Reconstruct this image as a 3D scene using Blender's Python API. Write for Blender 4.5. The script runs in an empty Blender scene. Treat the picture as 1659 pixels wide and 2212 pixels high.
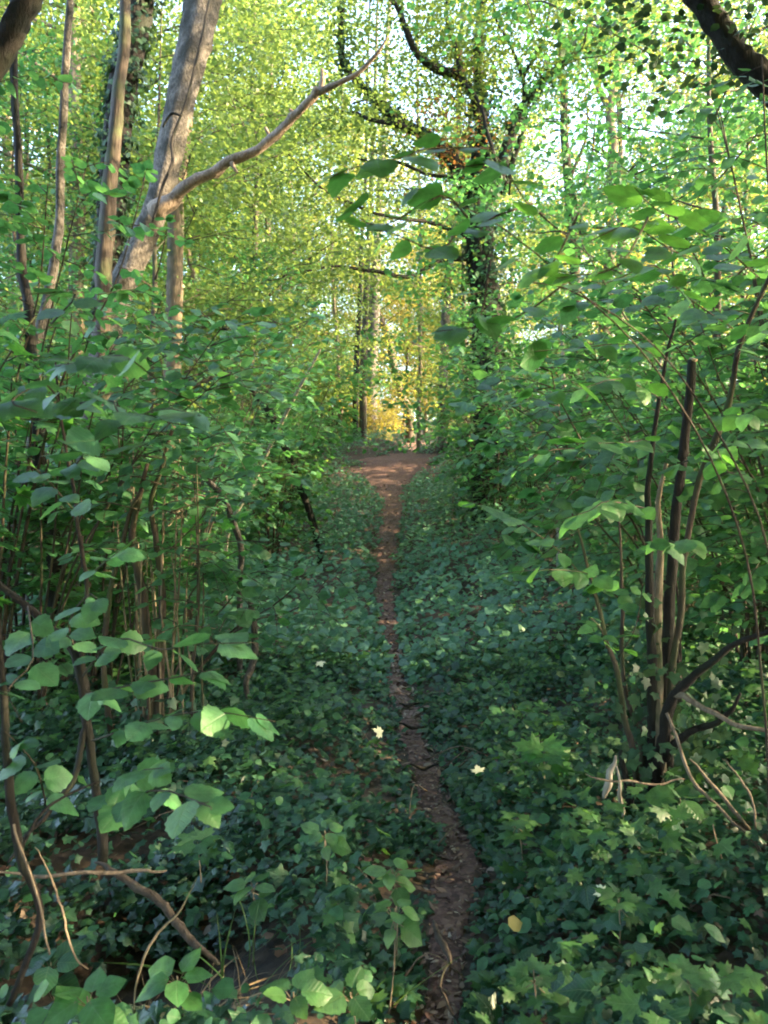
import bpy, math, random
import numpy as np
from mathutils import Vector

# ------------------------------------------------------------------ camera, sky, sun, exposure
scene = bpy.context.scene
COL = scene.collection
EYE = 1.55
cam_d = bpy.data.cameras.new("camera")
cam = bpy.data.objects.new("camera", cam_d)
COL.objects.link(cam)
cam.location = (0, 0, EYE)
cam.rotation_euler = (math.radians(90), 0, 0)
cam_d.sensor_fit = 'VERTICAL'
cam_d.sensor_height = 24
cam_d.lens = 12 / math.tan(math.radians(32.5))
cam_d.clip_start = 0.05
cam_d.clip_end = 600
cam_d.dof.use_dof = True
cam_d.dof.focus_distance = 5.0
cam_d.dof.aperture_fstop = 3.2
scene.camera = cam

SUN_AZ = math.radians(92)      # clockwise from the view direction (+Y)
SUN_EL = math.radians(22)
SKY_STRENGTH = 0.15
SUN_STRENGTH = 4.0
EXPOSURE = 3.75

w = bpy.data.worlds.new("World")
scene.world = w
w.use_nodes = True
nt = w.node_tree
nt.nodes.clear()
sky = nt.nodes.new('ShaderNodeTexSky')
sky.sky_type = 'NISHITA'
sky.sun_disc = False
sky.sun_elevation = SUN_EL
sky.sun_rotation = SUN_AZ
sky.air_density = 1.0
sky.dust_density = 2.5
bg = nt.nodes.new('ShaderNodeBackground')
bg.inputs['Strength'].default_value = SKY_STRENGTH
out = nt.nodes.new('ShaderNodeOutputWorld')
nt.links.new(sky.outputs[0], bg.inputs['Color'])
nt.links.new(bg.outputs[0], out.inputs['Surface'])

sun_d = bpy.data.lights.new("sun", 'SUN')
sun_d.energy = SUN_STRENGTH
sun_d.angle = math.radians(0.5)
sun_d.color = (1.0, 0.77, 0.45)
sun = bpy.data.objects.new("sun", sun_d)
COL.objects.link(sun)
SUN_DIR = Vector((math.sin(SUN_AZ) * math.cos(SUN_EL), math.cos(SUN_AZ) * math.cos(SUN_EL), math.sin(SUN_EL)))
sun.rotation_euler = SUN_DIR.to_track_quat('Z', 'Y').to_euler()
sun.location = SUN_DIR * 60

vs = scene.view_settings
vs.view_transform = 'Standard'
vs.look = 'None'
vs.exposure = EXPOSURE
vs.gamma = 1
vs.use_curve_mapping = False
cy = scene.cycles
cy.max_bounces = 7
cy.diffuse_bounces = 4
cy.glossy_bounces = 2
cy.transmission_bounces = 4
cy.transparent_max_bounces = 4
cy.sample_clamp_indirect = 6
cy.use_denoising = True
cy.filter_width = 1.9
cy.caustics_reflective = False
cy.caustics_refractive = False

rng = np.random.default_rng(11)
FPX = 1736.0


def D(u, v, d):
    """photograph position (1659 x 2212 reading) at distance d -> world point"""
    return np.array([(u - 829.5) / FPX * d, d, EYE - (v - 1106.0) / FPX * d])


# ------------------------------------------------------------------ terrain
PD = np.array([-40, 0, 2.4, 3.0, 3.6, 4.6, 5.5, 6.4, 9, 12, 16, 22, 26, 28, 30, 32, 36, 42, 60, 90, 150, 220.])
PZ = np.array([0, 0, .0, .0, .0, -.02, -.02, -.01, -.05, .1, .66, 1.63, 2.3, 2.75, 3.5, 3.9, 4.25, 5.1, 7.2, 11., 18., 22.])
PXD = np.array([-40, 1.5, 2.4, 3.0, 3.6, 4.6, 5.5, 6.4, 9, 12, 16, 22, 28, 33, 40, 60, 90])
PXU = np.array([960, 950, 952, 965, 978, 935, 895, 872, 850, 832, 832, 850, 836, 898, 896, 890, 885.])
PXX = (PXU - 829.5) / FPX * PXD
PXX[0] = PXX[1]
PWX = np.array([-40, 2.4, 3.0, 3.6, 4.6, 5.5, 6.4, 9, 12, 16, 20, 24, 26.5, 28, 30, 32, 36, 42, 90])
PWW = np.array([.06, .06, .068, .08, .082, .08, .075, .085, .13, .18, .25, .34, .7, 1.5, 1.7, .2, .3, .5, .5])


def sstep(a, b, x):
    t = np.clip((x - a) / (b - a), 0, 1)
    return t * t * (3 - 2 * t)


def pathx(y):
    return np.interp(y, PXD, PXX) + 0.025 * np.sin(y * 2.3) + 0.015 * np.sin(y * 5.1 + 1)


def pathw(y):
    return np.interp(y, PWX, PWW)


def lump(x, y):
    return (np.sin(x * 1.7 + 0.6 * y) * np.cos(y * 1.3 - 0.5 * x) * 0.06 + np.sin(x * 3.9 - y * 2.2 + 1.7) * 0.025
            + np.sin(x * .43 + 1) * np.cos(y * .37 + .4) * .12)


def gz(x, y):
    x = np.asarray(x, float)
    y = np.asarray(y, float)
    z = np.interp(y, PD, PZ)
    dx = x - pathx(y)
    a = np.abs(dx)
    ww = pathw(y)
    off = sstep(0, 1, (a - ww * .7) / (0.35 + ww))
    z = z + off * 0.07 + off * lump(x, y) * sstep(0.1, 1.2, a)
    z = z + np.where(dx > 0, 0.12 * np.clip(a - .4, 0, 9), 0.015 * np.clip(a - .4, 0, 14))
    # dark hollow on the near left
    z = z - 0.28 * np.exp(-(((x + .95) / .5) ** 2 + ((y - 2.8) / .55) ** 2))
    # bank across the head of the path
    z = z + 0.35 * np.exp(-((y - 34) / 1.6) ** 2) * (dx < 6) * sstep(.2, 2.2, np.abs(dx - .6))
    return z


# ------------------------------------------------------------------ materials
def new_mat(name):
    m = bpy.data.materials.new(name)
    m.use_nodes = True
    t = m.node_tree
    t.nodes.clear()
    return m, t


def N(t, kind, **kw):
    n = t.nodes.new(kind)
    for k, v in kw.items():
        setattr(n, k, v)
    return n


def ramp(t, stops):
    r = N(t, 'ShaderNodeValToRGB')
    el = r.color_ramp.elements
    while len(el) < len(stops):
        el.new(0.5)
    for e, (p, c) in zip(el, stops):
        e.position = p
        e.color = (*c, 1)
    return r


def leaf_mat(name, cols, trans_col, trans=.4, rough=.42, spec=.5, vein=True):
    m, t = new_mat(name)
    geo = N(t, 'ShaderNodeNewGeometry')
    n = len(cols)
    r = ramp(t, [(i / max(1, n - 1), c) for i, c in enumerate(cols)])
    t.links.new(geo.outputs['Random Per Island'], r.inputs[0])
    tc = N(t, 'ShaderNodeTexCoord')
    nz = N(t, 'ShaderNodeTexNoise')
    nz.inputs['Scale'].default_value = 35
    nz.inputs['Detail'].default_value = 3
    t.links.new(tc.outputs['Object'], nz.inputs['Vector'])
    mr = N(t, 'ShaderNodeMapRange')
    mr.inputs['From Min'].default_value = .3
    mr.inputs['From Max'].default_value = .7
    mr.inputs['To Min'].default_value = .72
    mr.inputs['To Max'].default_value = 1.25
    t.links.new(nz.outputs[0], mr.inputs[0])
    mx = N(t, 'ShaderNodeMix', data_type='RGBA', blend_type='MULTIPLY')
    mx.inputs[0].default_value = 1
    t.links.new(r.outputs[0], mx.inputs[6])
    t.links.new(mr.outputs[0], mx.inputs[7])
    p = N(t, 'ShaderNodeBsdfPrincipled')
    p.inputs['Roughness'].default_value = rough
    p.inputs['Specular IOR Level'].default_value = spec
    t.links.new(mx.outputs[2], p.inputs['Base Color'])
    hgt = nz.outputs[0]
    if vein:
        uv = N(t, 'ShaderNodeUVMap', uv_map='leaf')
        sx = N(t, 'ShaderNodeSeparateXYZ')
        t.links.new(uv.outputs[0], sx.inputs[0])

        def mth(op, a, b=None, clamp=False):
            q = N(t, 'ShaderNodeMath', operation=op, use_clamp=clamp)
            for i_, v_ in enumerate((a, b)):
                if v_ is None:
                    continue
                if isinstance(v_, (int, float)):
                    q.inputs[i_].default_value = v_
                else:
                    t.links.new(v_, q.inputs[i_])
            return q.outputs[0]
        ax = mth('ABSOLUTE', sx.outputs[0])
        mid = mth('SUBTRACT', 1.0, mth('MULTIPLY', ax, 45.0), True)
        ph = mth('FRACT', mth('MULTIPLY', mth('SUBTRACT', sx.outputs[1], mth('MULTIPLY', ax, .75)), 7.0))
        sd = mth('SUBTRACT', 1.0, mth('MULTIPLY', mth('ABSOLUTE', mth('SUBTRACT', ph, .5)), 9.0), True)
        vn = mth('MAXIMUM', mid, mth('MULTIPLY', sd, .7))
        has = mth('GREATER_THAN', mth('ADD', ax, mth('ABSOLUTE', sx.outputs[1])), .0001)
        vn = mth('MULTIPLY', vn, has)
        mv = N(t, 'ShaderNodeMix', data_type='RGBA')
        t.links.new(mth('MULTIPLY', vn, .38), mv.inputs[0])
        t.links.new(mx.outputs[2], mv.inputs[6])
        mv.inputs[7].default_value = (.16, .26, .10, 1)
        t.links.new(mv.outputs[2], p.inputs['Base Color'])
        hgt = mth('SUBTRACT', mth('MULTIPLY', nz.outputs[0], .6), vn)
    tr = N(t, 'ShaderNodeBsdfTranslucent')
    mt = N(t, 'ShaderNodeMix', data_type='RGBA', blend_type='MULTIPLY')
    mt.inputs[0].default_value = 1
    mt.inputs[6].default_value = (*trans_col, 1)
    t.links.new(mr.outputs[0], mt.inputs[7])
    t.links.new(mt.outputs[2], tr.inputs['Color'])
    ms = N(t, 'ShaderNodeMixShader')
    ms.inputs[0].default_value = trans
    t.links.new(p.outputs[0], ms.inputs[1])
    t.links.new(tr.outputs[0], ms.inputs[2])
    if vein:
        b = N(t, 'ShaderNodeBump')
        b.inputs['Strength'].default_value = .35
        b.inputs['Distance'].default_value = .01
        t.links.new(hgt, b.inputs['Height'])
        t.links.new(b.outputs[0], p.inputs['Normal'])
    o = N(t, 'ShaderNodeOutputMaterial')
    t.links.new(ms.outputs[0], o.inputs['Surface'])
    return m


def bark_mat(name, dark, light, moss=None, scale=6, stretch=.18, bump=.6, mosscut=.55):
    m, t = new_mat(name)
    tc = N(t, 'ShaderNodeTexCoord')
    mp = N(t, 'ShaderNodeMapping')
    mp.inputs['Scale'].default_value = (1, 1, stretch)
    t.links.new(tc.outputs['Object'], mp.inputs[0])
    nz = N(t, 'ShaderNodeTexNoise')
    nz.inputs['Scale'].default_value = scale * 5
    nz.inputs['Detail'].default_value = 8
    nz.inputs['Roughness'].default_value = .65
    t.links.new(mp.outputs[0], nz.inputs['Vector'])
    r = ramp(t, [(.3, dark), (.52, tuple((a + b) / 2 for a, b in zip(dark, light))), (.72, light)])
    t.links.new(nz.outputs[0], r.inputs[0])
    col = r.outputs[0]
    n2 = N(t, 'ShaderNodeTexNoise')
    n2.inputs['Scale'].default_value = scale * .5
    n2.inputs['Detail'].default_value = 5
    t.links.new(tc.outputs['Object'], n2.inputs['Vector'])
    if moss:
        r2 = ramp(t, [(mosscut - .08, (0, 0, 0)), (mosscut + .1, (1, 1, 1))])
        t.links.new(n2.outputs[0], r2.inputs[0])
        mx = N(t, 'ShaderNodeMix', data_type='RGBA')
        t.links.new(r2.outputs[0], mx.inputs[0])
        t.links.new(col, mx.inputs[6])
        mx.inputs[7].default_value = (*moss, 1)
        col = mx.outputs[2]
    p = N(t, 'ShaderNodeBsdfPrincipled')
    p.inputs['Roughness'].default_value = .8
    p.inputs['Specular IOR Level'].default_value = .3
    t.links.new(col, p.inputs['Base Color'])
    b = N(t, 'ShaderNodeBump')
    b.inputs['Strength'].default_value = bump
    b.inputs['Distance'].default_value = .05
    t.links.new(nz.outputs[0], b.inputs['Height'])
    t.links.new(b.outputs[0], p.inputs['Normal'])
    o = N(t, 'ShaderNodeOutputMaterial')
    t.links.new(p.outputs[0], o.inputs['Surface'])
    return m


def soil_mat(name, cols, scale, bump=.8):
    m, t = new_mat(name)
    tc = N(t, 'ShaderNodeTexCoord')
    nz = N(t, 'ShaderNodeTexNoise')
    nz.inputs['Scale'].default_value = scale
    nz.inputs['Detail'].default_value = 10
    nz.inputs['Roughness'].default_value = .7
    t.links.new(tc.outputs['Object'], nz.inputs['Vector'])
    vo = N(t, 'ShaderNodeTexVoronoi')
    vo.inputs['Scale'].default_value = scale * 3.5
    t.links.new(tc.outputs['Object'], vo.inputs['Vector'])
    mx = N(t, 'ShaderNodeMix', data_type='RGBA')
    mx.inputs[0].default_value = .45
    t.links.new(nz.outputs[0], mx.inputs[6])
    t.links.new(vo.outputs['Color'], mx.inputs[7])
    r = ramp(t, [(.25, cols[0]), (.5, cols[1]), (.75, cols[2])])
    t.links.new(mx.outputs[2], r.inputs[0])
    p = N(t, 'ShaderNodeBsdfPrincipled')
    p.inputs['Roughness'].default_value = .9
    t.links.new(r.outputs[0], p.inputs['Base Color'])
    b = N(t, 'ShaderNodeBump')
    b.inputs['Strength'].default_value = bump
    b.inputs['Distance'].default_value = .03
    t.links.new(mx.outputs[2], b.inputs['Height'])
    t.links.new(b.outputs[0], p.inputs['Normal'])
    o = N(t, 'ShaderNodeOutputMaterial')
    t.links.new(p.outputs[0], o.inputs['Surface'])
    return m


def plain_mat(name, cols, rough=.8):
    m, t = new_mat(name)
    geo = N(t, 'ShaderNodeNewGeometry')
    r = ramp(t, [(i / max(1, len(cols) - 1), c) for i, c in enumerate(cols)])
    t.links.new(geo.outputs['Random Per Island'], r.inputs[0])
    p = N(t, 'ShaderNodeBsdfPrincipled')
    p.inputs['Roughness'].default_value = rough
    t.links.new(r.outputs[0], p.inputs['Base Color'])
    o = N(t, 'ShaderNodeOutputMaterial')
    t.links.new(p.outputs[0], o.inputs['Surface'])
    return m


M = {}
M['hazel'] = leaf_mat('hazel_leaf', [(.036, .12, .042), (.05, .165, .055), (.075, .20, .06)], (.16, .45, .06), .48, .42)
M['shrub'] = leaf_mat('shrub_leaf', [(.032, .12, .052), (.05, .162, .064), (.072, .195, .07)], (.11, .31, .07), .43, .42)
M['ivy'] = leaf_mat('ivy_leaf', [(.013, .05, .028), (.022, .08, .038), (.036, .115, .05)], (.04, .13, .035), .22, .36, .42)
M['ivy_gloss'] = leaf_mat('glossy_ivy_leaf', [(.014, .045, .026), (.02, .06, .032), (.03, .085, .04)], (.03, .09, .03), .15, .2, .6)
M['bank'] = leaf_mat('bank_leaf', [(.055, .15, .09), (.075, .19, .105), (.10, .23, .115)], (.12, .28, .07), .35, .38, vein=False)
M['tree_ivy'] = leaf_mat('tree_ivy_leaf', [(.02, .055, .028), (.035, .085, .04), (.05, .11, .045)], (.07, .13, .04), .25, .55, .3, vein=False)
M['maple'] = leaf_mat('maple_leaf', [(.025, .085, .028), (.04, .125, .036), (.065, .16, .042)], (.12, .28, .04), .38, .42)
M['canopy'] = leaf_mat('canopy_leaf', [(.036, .10, .032), (.055, .13, .037), (.08, .155, .04), (.12, .16, .04)],
                       (.24, .335, .065), .48, .45, vein=False)
M['canopy_sun_tint'] = leaf_mat('sun_tint_canopy_leaf', [(.11, .14, .04), (.16, .17, .045), (.20, .175, .045)],  # canopy leaf with golden sunlight put into its colour
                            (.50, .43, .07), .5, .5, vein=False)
M['dead'] = leaf_mat('dry_leaf', [(.20, .10, .04), (.28, .16, .07), (.16, .08, .035)], (.3, .14, .04), .3, .6, vein=False)
M['bark_pale'] = bark_mat('pale_grey_bark', (.05, .042, .036), (.27, .24, .21), (.045, .042, .032), 7, .55, 1.2, .5)
M['bark_brown'] = bark_mat('brown_bark', (.025, .018, .013), (.09, .068, .05), (.06, .075, .03), 6, .2)
M['bark_dark'] = bark_mat('dark_bark', (.006, .005, .004), (.024, .019, .015), (.012, .016, .008), 8, .22)
M['bark_beige'] = bark_mat('beige_bark', (.09, .068, .045), (.22, .17, .115), (.06, .07, .035), 6, .2)
M['dead_wood'] = bark_mat('dead_wood', (.09, .065, .045), (.30, .23, .16), None, 8, .15)
M['limb'] = bark_mat('bare_limb_wood', (.14, .10, .075), (.40, .31, .24), None, 8, .3, .8)
M['white_wood'] = bark_mat('bleached_wood', (.16, .14, .11), (.42, .38, .31), None, 8, .2)
M['stem_pale'] = bark_mat('pale_hazel_stem', (.13, .10, .065), (.36, .29, .19), (.08, .09, .04), 14, .2)
M['cut_wood'] = plain_mat('cut_wood', [(.5, .38, .22), (.5, .38, .22)])
M['soil'] = soil_mat('woodland_soil', [(.018, .013, .009), (.045, .03, .02), (.09, .06, .035)], 9)
M['path'] = soil_mat('trodden_earth', [(.04, .019, .016), (.12, .058, .047), (.24, .14, .11)], 14)
M['litter'] = plain_mat('leaf_litter', [(.10, .05, .035), (.17, .09, .07), (.28, .18, .13), (.12, .06, .045), (.40, .32, .24)], .7)
M['straw'] = plain_mat('dry_straw', [(.22, .15, .08), (.34, .25, .14)], .7)
M['yellow_leaf'] = plain_mat('yellow_leaf', [(.55, .42, .13), (.55, .42, .13)], .6)
M['pale_leaf'] = plain_mat('pale_leaf', [(.55, .58, .34), (.62, .6, .4)], .6)
M['grass'] = leaf_mat('grass_blade', [(.06, .13, .03), (.09, .17, .05)], (.14, .25, .05), .35, .4, vein=False)


# ------------------------------------------------------------------ mesh building
def mesh_from(name, V, loops, counts, smooth=True):
    me = bpy.data.meshes.new(name)
    V = np.asarray(V, np.float32)
    loops = np.asarray(loops, np.int32)
    counts = np.asarray(counts, np.int32)
    me.vertices.add(len(V))
    me.vertices.foreach_set('co', V.ravel())
    me.loops.add(len(loops))
    me.loops.foreach_set('vertex_index', loops)
    me.polygons.add(len(counts))
    starts = np.concatenate([[0], np.cumsum(counts)[:-1]]).astype(np.int32)
    me.polygons.foreach_set('loop_start', starts)
    me.polygons.foreach_set('loop_total', counts)
    if smooth:
        me.polygons.foreach_set('use_smooth', np.ones(len(counts), bool))
    me.update(calc_edges=True)
    return me


def add_uv(me, uv):
    l = me.uv_layers.new(name='leaf')
    l.data.foreach_set('uv', np.asarray(uv, np.float32).ravel())


def link(name, me, mat, parent=None):
    o = bpy.data.objects.new(name, me)
    if mat is not None and not me.materials:
        me.materials.append(mat)
    COL.objects.link(o)
    if parent is not None:
        o.parent = parent
    return o


def unit(a):
    a = np.asarray(a, float)
    return a / np.maximum(np.linalg.norm(a, axis=-1, keepdims=True), 1e-9)


class Tubes:
    def __init__(self, seed=0):
        self.V, self.L, self.C, self.n = [], [], [], 0
        self.r = np.random.default_rng(seed)

    def add(self, pts, rad, sides=8, sub=4, rough=.06, wander=0.0, flare=False):
        pts = np.asarray(pts, float)
        rad = np.asarray(rad, float)
        if rad.ndim == 0 or len(rad) != len(pts):
            rad = np.interp(np.linspace(0, 1, len(pts)), np.linspace(0, 1, max(2, rad.size)), np.resize(rad, max(2, rad.size)))
        if sub > 1 and len(pts) > 1:
            p, q = smooth_line(pts, rad, sub)
        else:
            p, q = pts, rad
        if wander:
            k = len(p)
            nz = self.r.normal(size=(k, 3))
            for _ in range(2):
                nz = (nz + np.roll(nz, 1, 0) + np.roll(nz, -1, 0)) / 3
            nz[0] = 0
            p = p + nz * wander
        k = len(p)
        tan = unit(np.gradient(p, axis=0))
        ref = np.array([0.0, 1.0, 0.0]) if abs(tan[:, 1]).mean() < .8 else np.array([1.0, 0, 0])
        a = unit(np.cross(tan, ref))
        b = np.cross(tan, a)
        ang = np.linspace(0, 2 * np.pi, sides, endpoint=False)
        prof = 1 + rough * self.r.normal(size=(1, sides)) * 1.2
        jit = prof + rough * self.r.normal(size=(k, sides))
        R = q[:, None] * jit
        ring = p[:, None, :] + R[..., None] * (np.cos(ang)[None, :, None] * a[:, None, :] + np.sin(ang)[None, :, None] * b[:, None, :])
        base = self.n
        self.V.append(ring.reshape(-1, 3))
        self.n += k * sides
        i = np.arange(k - 1)[:, None] * sides
        j = np.arange(sides)[None, :]
        jn = (j + 1) % sides
        f = np.stack([base + i + j, base + i + jn, base + i + sides + jn, base + i + sides + j], -1).reshape(-1)
        self.L.append(f)
        self.C.append(np.full((k - 1) * sides, 4))
        # end caps
        self.L.append(base + np.arange(sides)[::-1])
        self.C.append(np.array([sides]))
        self.L.append(base + (k - 1) * sides + np.arange(sides))
        self.C.append(np.array([sides]))
        return p, q

    def obj(self, name, mat, parent=None):
        return link(name, self.mesh(name), mat, parent)

    def mesh(self, name):
        return mesh_from(name, np.concatenate(self.V), np.concatenate(self.L), np.concatenate(self.C))


def smooth_line(pts, rad, sub):
    k = len(pts)
    P = np.vstack([2 * pts[0] - pts[1], pts, 2 * pts[-1] - pts[-2]])
    o, q = [], []
    for i in range(k - 1):
        p0, p1, p2, p3 = P[i], P[i + 1], P[i + 2], P[i + 3]
        for s in np.arange(sub) / sub:
            o.append(.5 * ((2 * p1) + (-p0 + p2) * s + (2 * p0 - 5 * p1 + 4 * p2 - p3) * s * s + (-p0 + 3 * p1 - 3 * p2 + p3) * s ** 3))
            q.append(rad[i] * (1 - s) + rad[i + 1] * s)
    o.append(pts[-1])
    q.append(rad[-1])
    return np.array(o), np.array(q)


# leaf templates: x across, y along (0 base, 1 tip), z up
def ovate(n=4, width=.42, serr=0.0, fold=.12, droop=.15, belly=.8):
    V, F = [], []
    ys = np.linspace(0, 1, n + 1)
    idx = []
    for i, y in enumerate(ys):
        wv = width * (math.sin(math.pi * y ** belly) ** .75 if 0 < y < 1 else 0)
        zc = -droop * y * y
        c = len(V)
        V.append((0, y, zc))
        if wv > 0:
            wl = wv * (1 + serr * (1 if i % 2 else -1))
            V.append((-wl, y + serr * .12 - .03, zc + fold * wl - .6 * droop * wl))
            V.append((wl, y - serr * .12 - .03, zc + fold * wl - .6 * droop * wl))
            idx.append((c, c + 1, c + 2))
        else:
            idx.append((c, c, c))
    for (a, al, ar), (b, bl, br) in zip(idx[:-1], idx[1:]):
        F.append([x for k, x in enumerate((a, b, bl, al)) if x not in (a, b, bl, al)[:k]])
        F.append([x for k, x in enumerate((a, ar, br, b)) if x not in (a, ar, br, b)[:k]])
    return np.array(V, float), F


def lobed(outline, c=(0, .32), lift=.05, dip=.10):
    V = [(c[0], c[1], lift)]
    for x, y in outline:
        V.append((x, y, lift - dip * ((x - c[0]) ** 2 + (y - c[1]) ** 2) ** .5 * 1.2))
    n = len(outline)
    F = [[0, 1 + i, 1 + (i + 1) % n] for i in range(n)]
    return np.array(V, float), F


TPL = {
    'hazel': ovate(10, .46, .07, .10, .22, .75),
    'broad': ovate(5, .43, .05, .12, .18, .8),
    'mid': ovate(3, .42, 0, .14, .15, .85),
    'far': (np.array([(0, 0, 0), (.36, .45, .06), (0, 1, -.12), (-.36, .45, .06)], float), [[0, 1, 2], [0, 2, 3]]),
    'ivy': lobed([(0, 0), (.2, -.13), (.42, -.02), (.36, .2), (.62, .40), (.30, .52), (0, 1), (-.30, .52), (-.62, .40), (-.36, .2), (-.42, -.02), (-.2, -.13)]),
    'maple': lobed([(0, 0), (.18, -.06), (.42, -.10), (.34, .08), (.66, .22), (.52, .32), (.70, .52), (.34, .46), (.22, .52), (.26, .78), (.12, .74), (0, 1.05),
                    (-.12, .74), (-.26, .78), (-.22, .52), (-.34, .46), (-.70, .52), (-.52, .32), (-.66, .22), (-.34, .08), (-.42, -.10), (-.18, -.06)], (0, .3)),
    'ivy_far': lobed([(0, 0), (.45, .0), (.5, .45), (0, 1), (-.5, .45), (-.45, 0)]),
    'lance': ovate(4, .20, 0, .10, .25, .8),
    'blade': ovate(5, .006, 0, .2, .55, .5),
}


class Leaves:
    def __init__(self):
        self.P, self.N, self.T, self.S = [], [], [], []

    def add(self, P, Nn, T, S):
        P = np.atleast_2d(P)
        self.P.append(P)
        self.N.append(np.broadcast_to(Nn, P.shape))
        self.T.append(np.broadcast_to(T, P.shape))
        self.S.append(np.broadcast_to(S, (len(P),)))

    def count(self):
        return sum(len(p) for p in self.P)

    def mesh(self, name, tpl):
        TV, TF = TPL[tpl]
        P, Nn, T, S = (np.concatenate(x) for x in (self.P, self.N, self.T, self.S))
        Nn = unit(Nn)
        T = unit(T - (T * Nn).sum(1, keepdims=True) * Nn)
        B = np.cross(T, Nn)
        r = np.random.default_rng(len(P))
        n = len(P)
        zx, xx = r.uniform(-.5, 2.2, n), r.uniform(.82, 1.15, n)
        sk = r.normal(size=n) * .10
        X = TV[None, :, 0] * xx[:, None] + sk[:, None] * TV[None, :, 1] ** 2
        tw = r.normal(size=n)[:, None] * .35 * TV[None, :, 0] * TV[None, :, 1]
        Zt = TV[None, :, 2] * zx[:, None] + tw
        V = P[:, None, :] + S[:, None, None] * (X[..., None] * B[:, None, :] + TV[None, :, 1, None] * T[:, None, :] + Zt[..., None] * Nn[:, None, :])
        k = len(TV)
        fl = np.concatenate([np.array(f) for f in TF])
        fc = np.array([len(f) for f in TF])
        loops = (np.arange(n)[:, None] * k + fl[None, :]).ravel()
        me = mesh_from(name, V.reshape(-1, 3), loops, np.tile(fc, n))
        if tpl in ('hazel', 'broad', 'maple', 'ivy'):
            add_uv(me, np.tile(TV[fl, :2], (n, 1)))
        return me

    def obj(self, name, tpl, mat, parent=None):
        return link(name, self.mesh(name, tpl), mat, parent)


# ------------------------------------------------------------------ tagging
def tag(o, label=None, cat=None, group=None, kind=None):
    for k, v in (('label', label), ('category', cat), ('group', group), ('kind', kind)):
        if v:
            o[k] = v
    return o


def thing(name, label, cat, loc=(0, 0, 0), group=None):
    o = bpy.data.objects.new(name, None)
    o.empty_display_size = .2
    COL.objects.link(o)
    o.location = tuple(float(a) for a in loc)
    return tag(o, label, cat, group)


def dup(root, loc, rz=0, sc=1.0, label=None, group=None):
    r = root.copy()
    COL.objects.link(r)
    r.location = tuple(float(a) for a in loc)
    r.rotation_euler = (0, 0, rz)
    r.scale = (sc, sc, sc) if np.isscalar(sc) else sc
    if label:
        r['label'] = label
    if group:
        r['group'] = group
    for ch in list(root.children):
        c = ch.copy()
        COL.objects.link(c)
        c.parent = r
        for g in ch.children:
            d = g.copy()
            COL.objects.link(d)
            d.parent = c
    return r


# ------------------------------------------------------------------ ground and path
def grid(xs, ys, zf):
    X, Y = np.meshgrid(xs, ys)
    Z = zf(X, Y)
    V = np.stack([X, Y, Z], -1).reshape(-1, 3)
    nx, ny = len(xs), len(ys)
    i = np.arange(ny - 1)[:, None] * nx
    j = np.arange(nx - 1)[None, :]
    f = np.stack([i + j, i + j + 1, i + nx + j + 1, i + nx + j], -1).reshape(-1)
    return V, f, np.full((nx - 1) * (ny - 1), 4)


s = np.linspace(-1, 1, 261)
xs = np.sinh(s * 5.2) / np.sinh(5.2) * 160
ys = np.concatenate([np.linspace(-80, 0, 30)[:-1], np.arange(0, 12, .08), np.arange(12, 40, .25), np.arange(40, 221, 3.0)])
V, f, c = grid(xs, ys, gz)
ground = link('ground', mesh_from('ground', V, f, c), M['soil'])
tag(ground, kind='structure')

py = np.concatenate([np.arange(0.6, 12, .05), np.arange(12, 45, .15)])
us = np.linspace(-1, 1, 13)
prng = np.random.default_rng(5)
edge = 1 + .22 * np.convolve(prng.normal(size=len(py) + 8), np.ones(9) / 5, 'valid')
PW = pathw(py) * 1.3
X = pathx(py)[:, None] + PW[:, None] * us[None] * edge[:, None]
Y = np.repeat(py[:, None], 13, 1)
Z = gz(X, Y) + .012 + .012 * np.sin(X * 23 + Y * 9) * np.sin(Y * 17) - .03 * (np.abs(us)[None] ** 6)
V = np.stack([X, Y, Z], -1).reshape(-1, 3)
i = np.arange(len(py) - 1)[:, None] * 13
j = np.arange(12)[None]
f = np.stack([i + j, i + j + 1, i + 14 + j, i + 13 + j], -1).reshape(-1)
path = link('path', mesh_from('path', V, f, np.full((len(py) - 1) * 12, 4)), M['path'])
tag(path, kind='structure')


def litter(n, y0, y1, size, seed, spread=1.5):
    r = np.random.default_rng(seed)
    y = y0 + (y1 - y0) * r.random(n) ** 1.4
    x = pathx(y) + pathw(y) * spread * np.clip(r.normal(size=n) * .55, -1.6, 1.6)
    P = np.stack([x, y, gz(x, y) + .018], 1)
    nn = unit(np.stack([r.normal(size=n) * .35, r.normal(size=n) * .35, np.ones(n)], 1))
    return P, nn, r.normal(size=(n, 3)), size * (.5 + r.random(n))


lv = Leaves()
lv.add(*litter(1000, 1.6, 9, .026, 1))
lv.add(*litter(200, 1.6, 9, .05, 3))
lv.add(*litter(700, 1.6, 6, .02, 4, 1.8))
lv.add(*litter(2600, 6, 33, .055, 2))
lit = lv.obj('leaf_litter', 'lance', M['litter'])
tag(lit, kind='stuff', label='brown leaf litter and pale chips scattered along the earth path', cat='leaf litter')

# ------------------------------------------------------------------ ground cover
HOLE = (-.78, 2.62, .42)      # bare earth hollow on the near left


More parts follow.
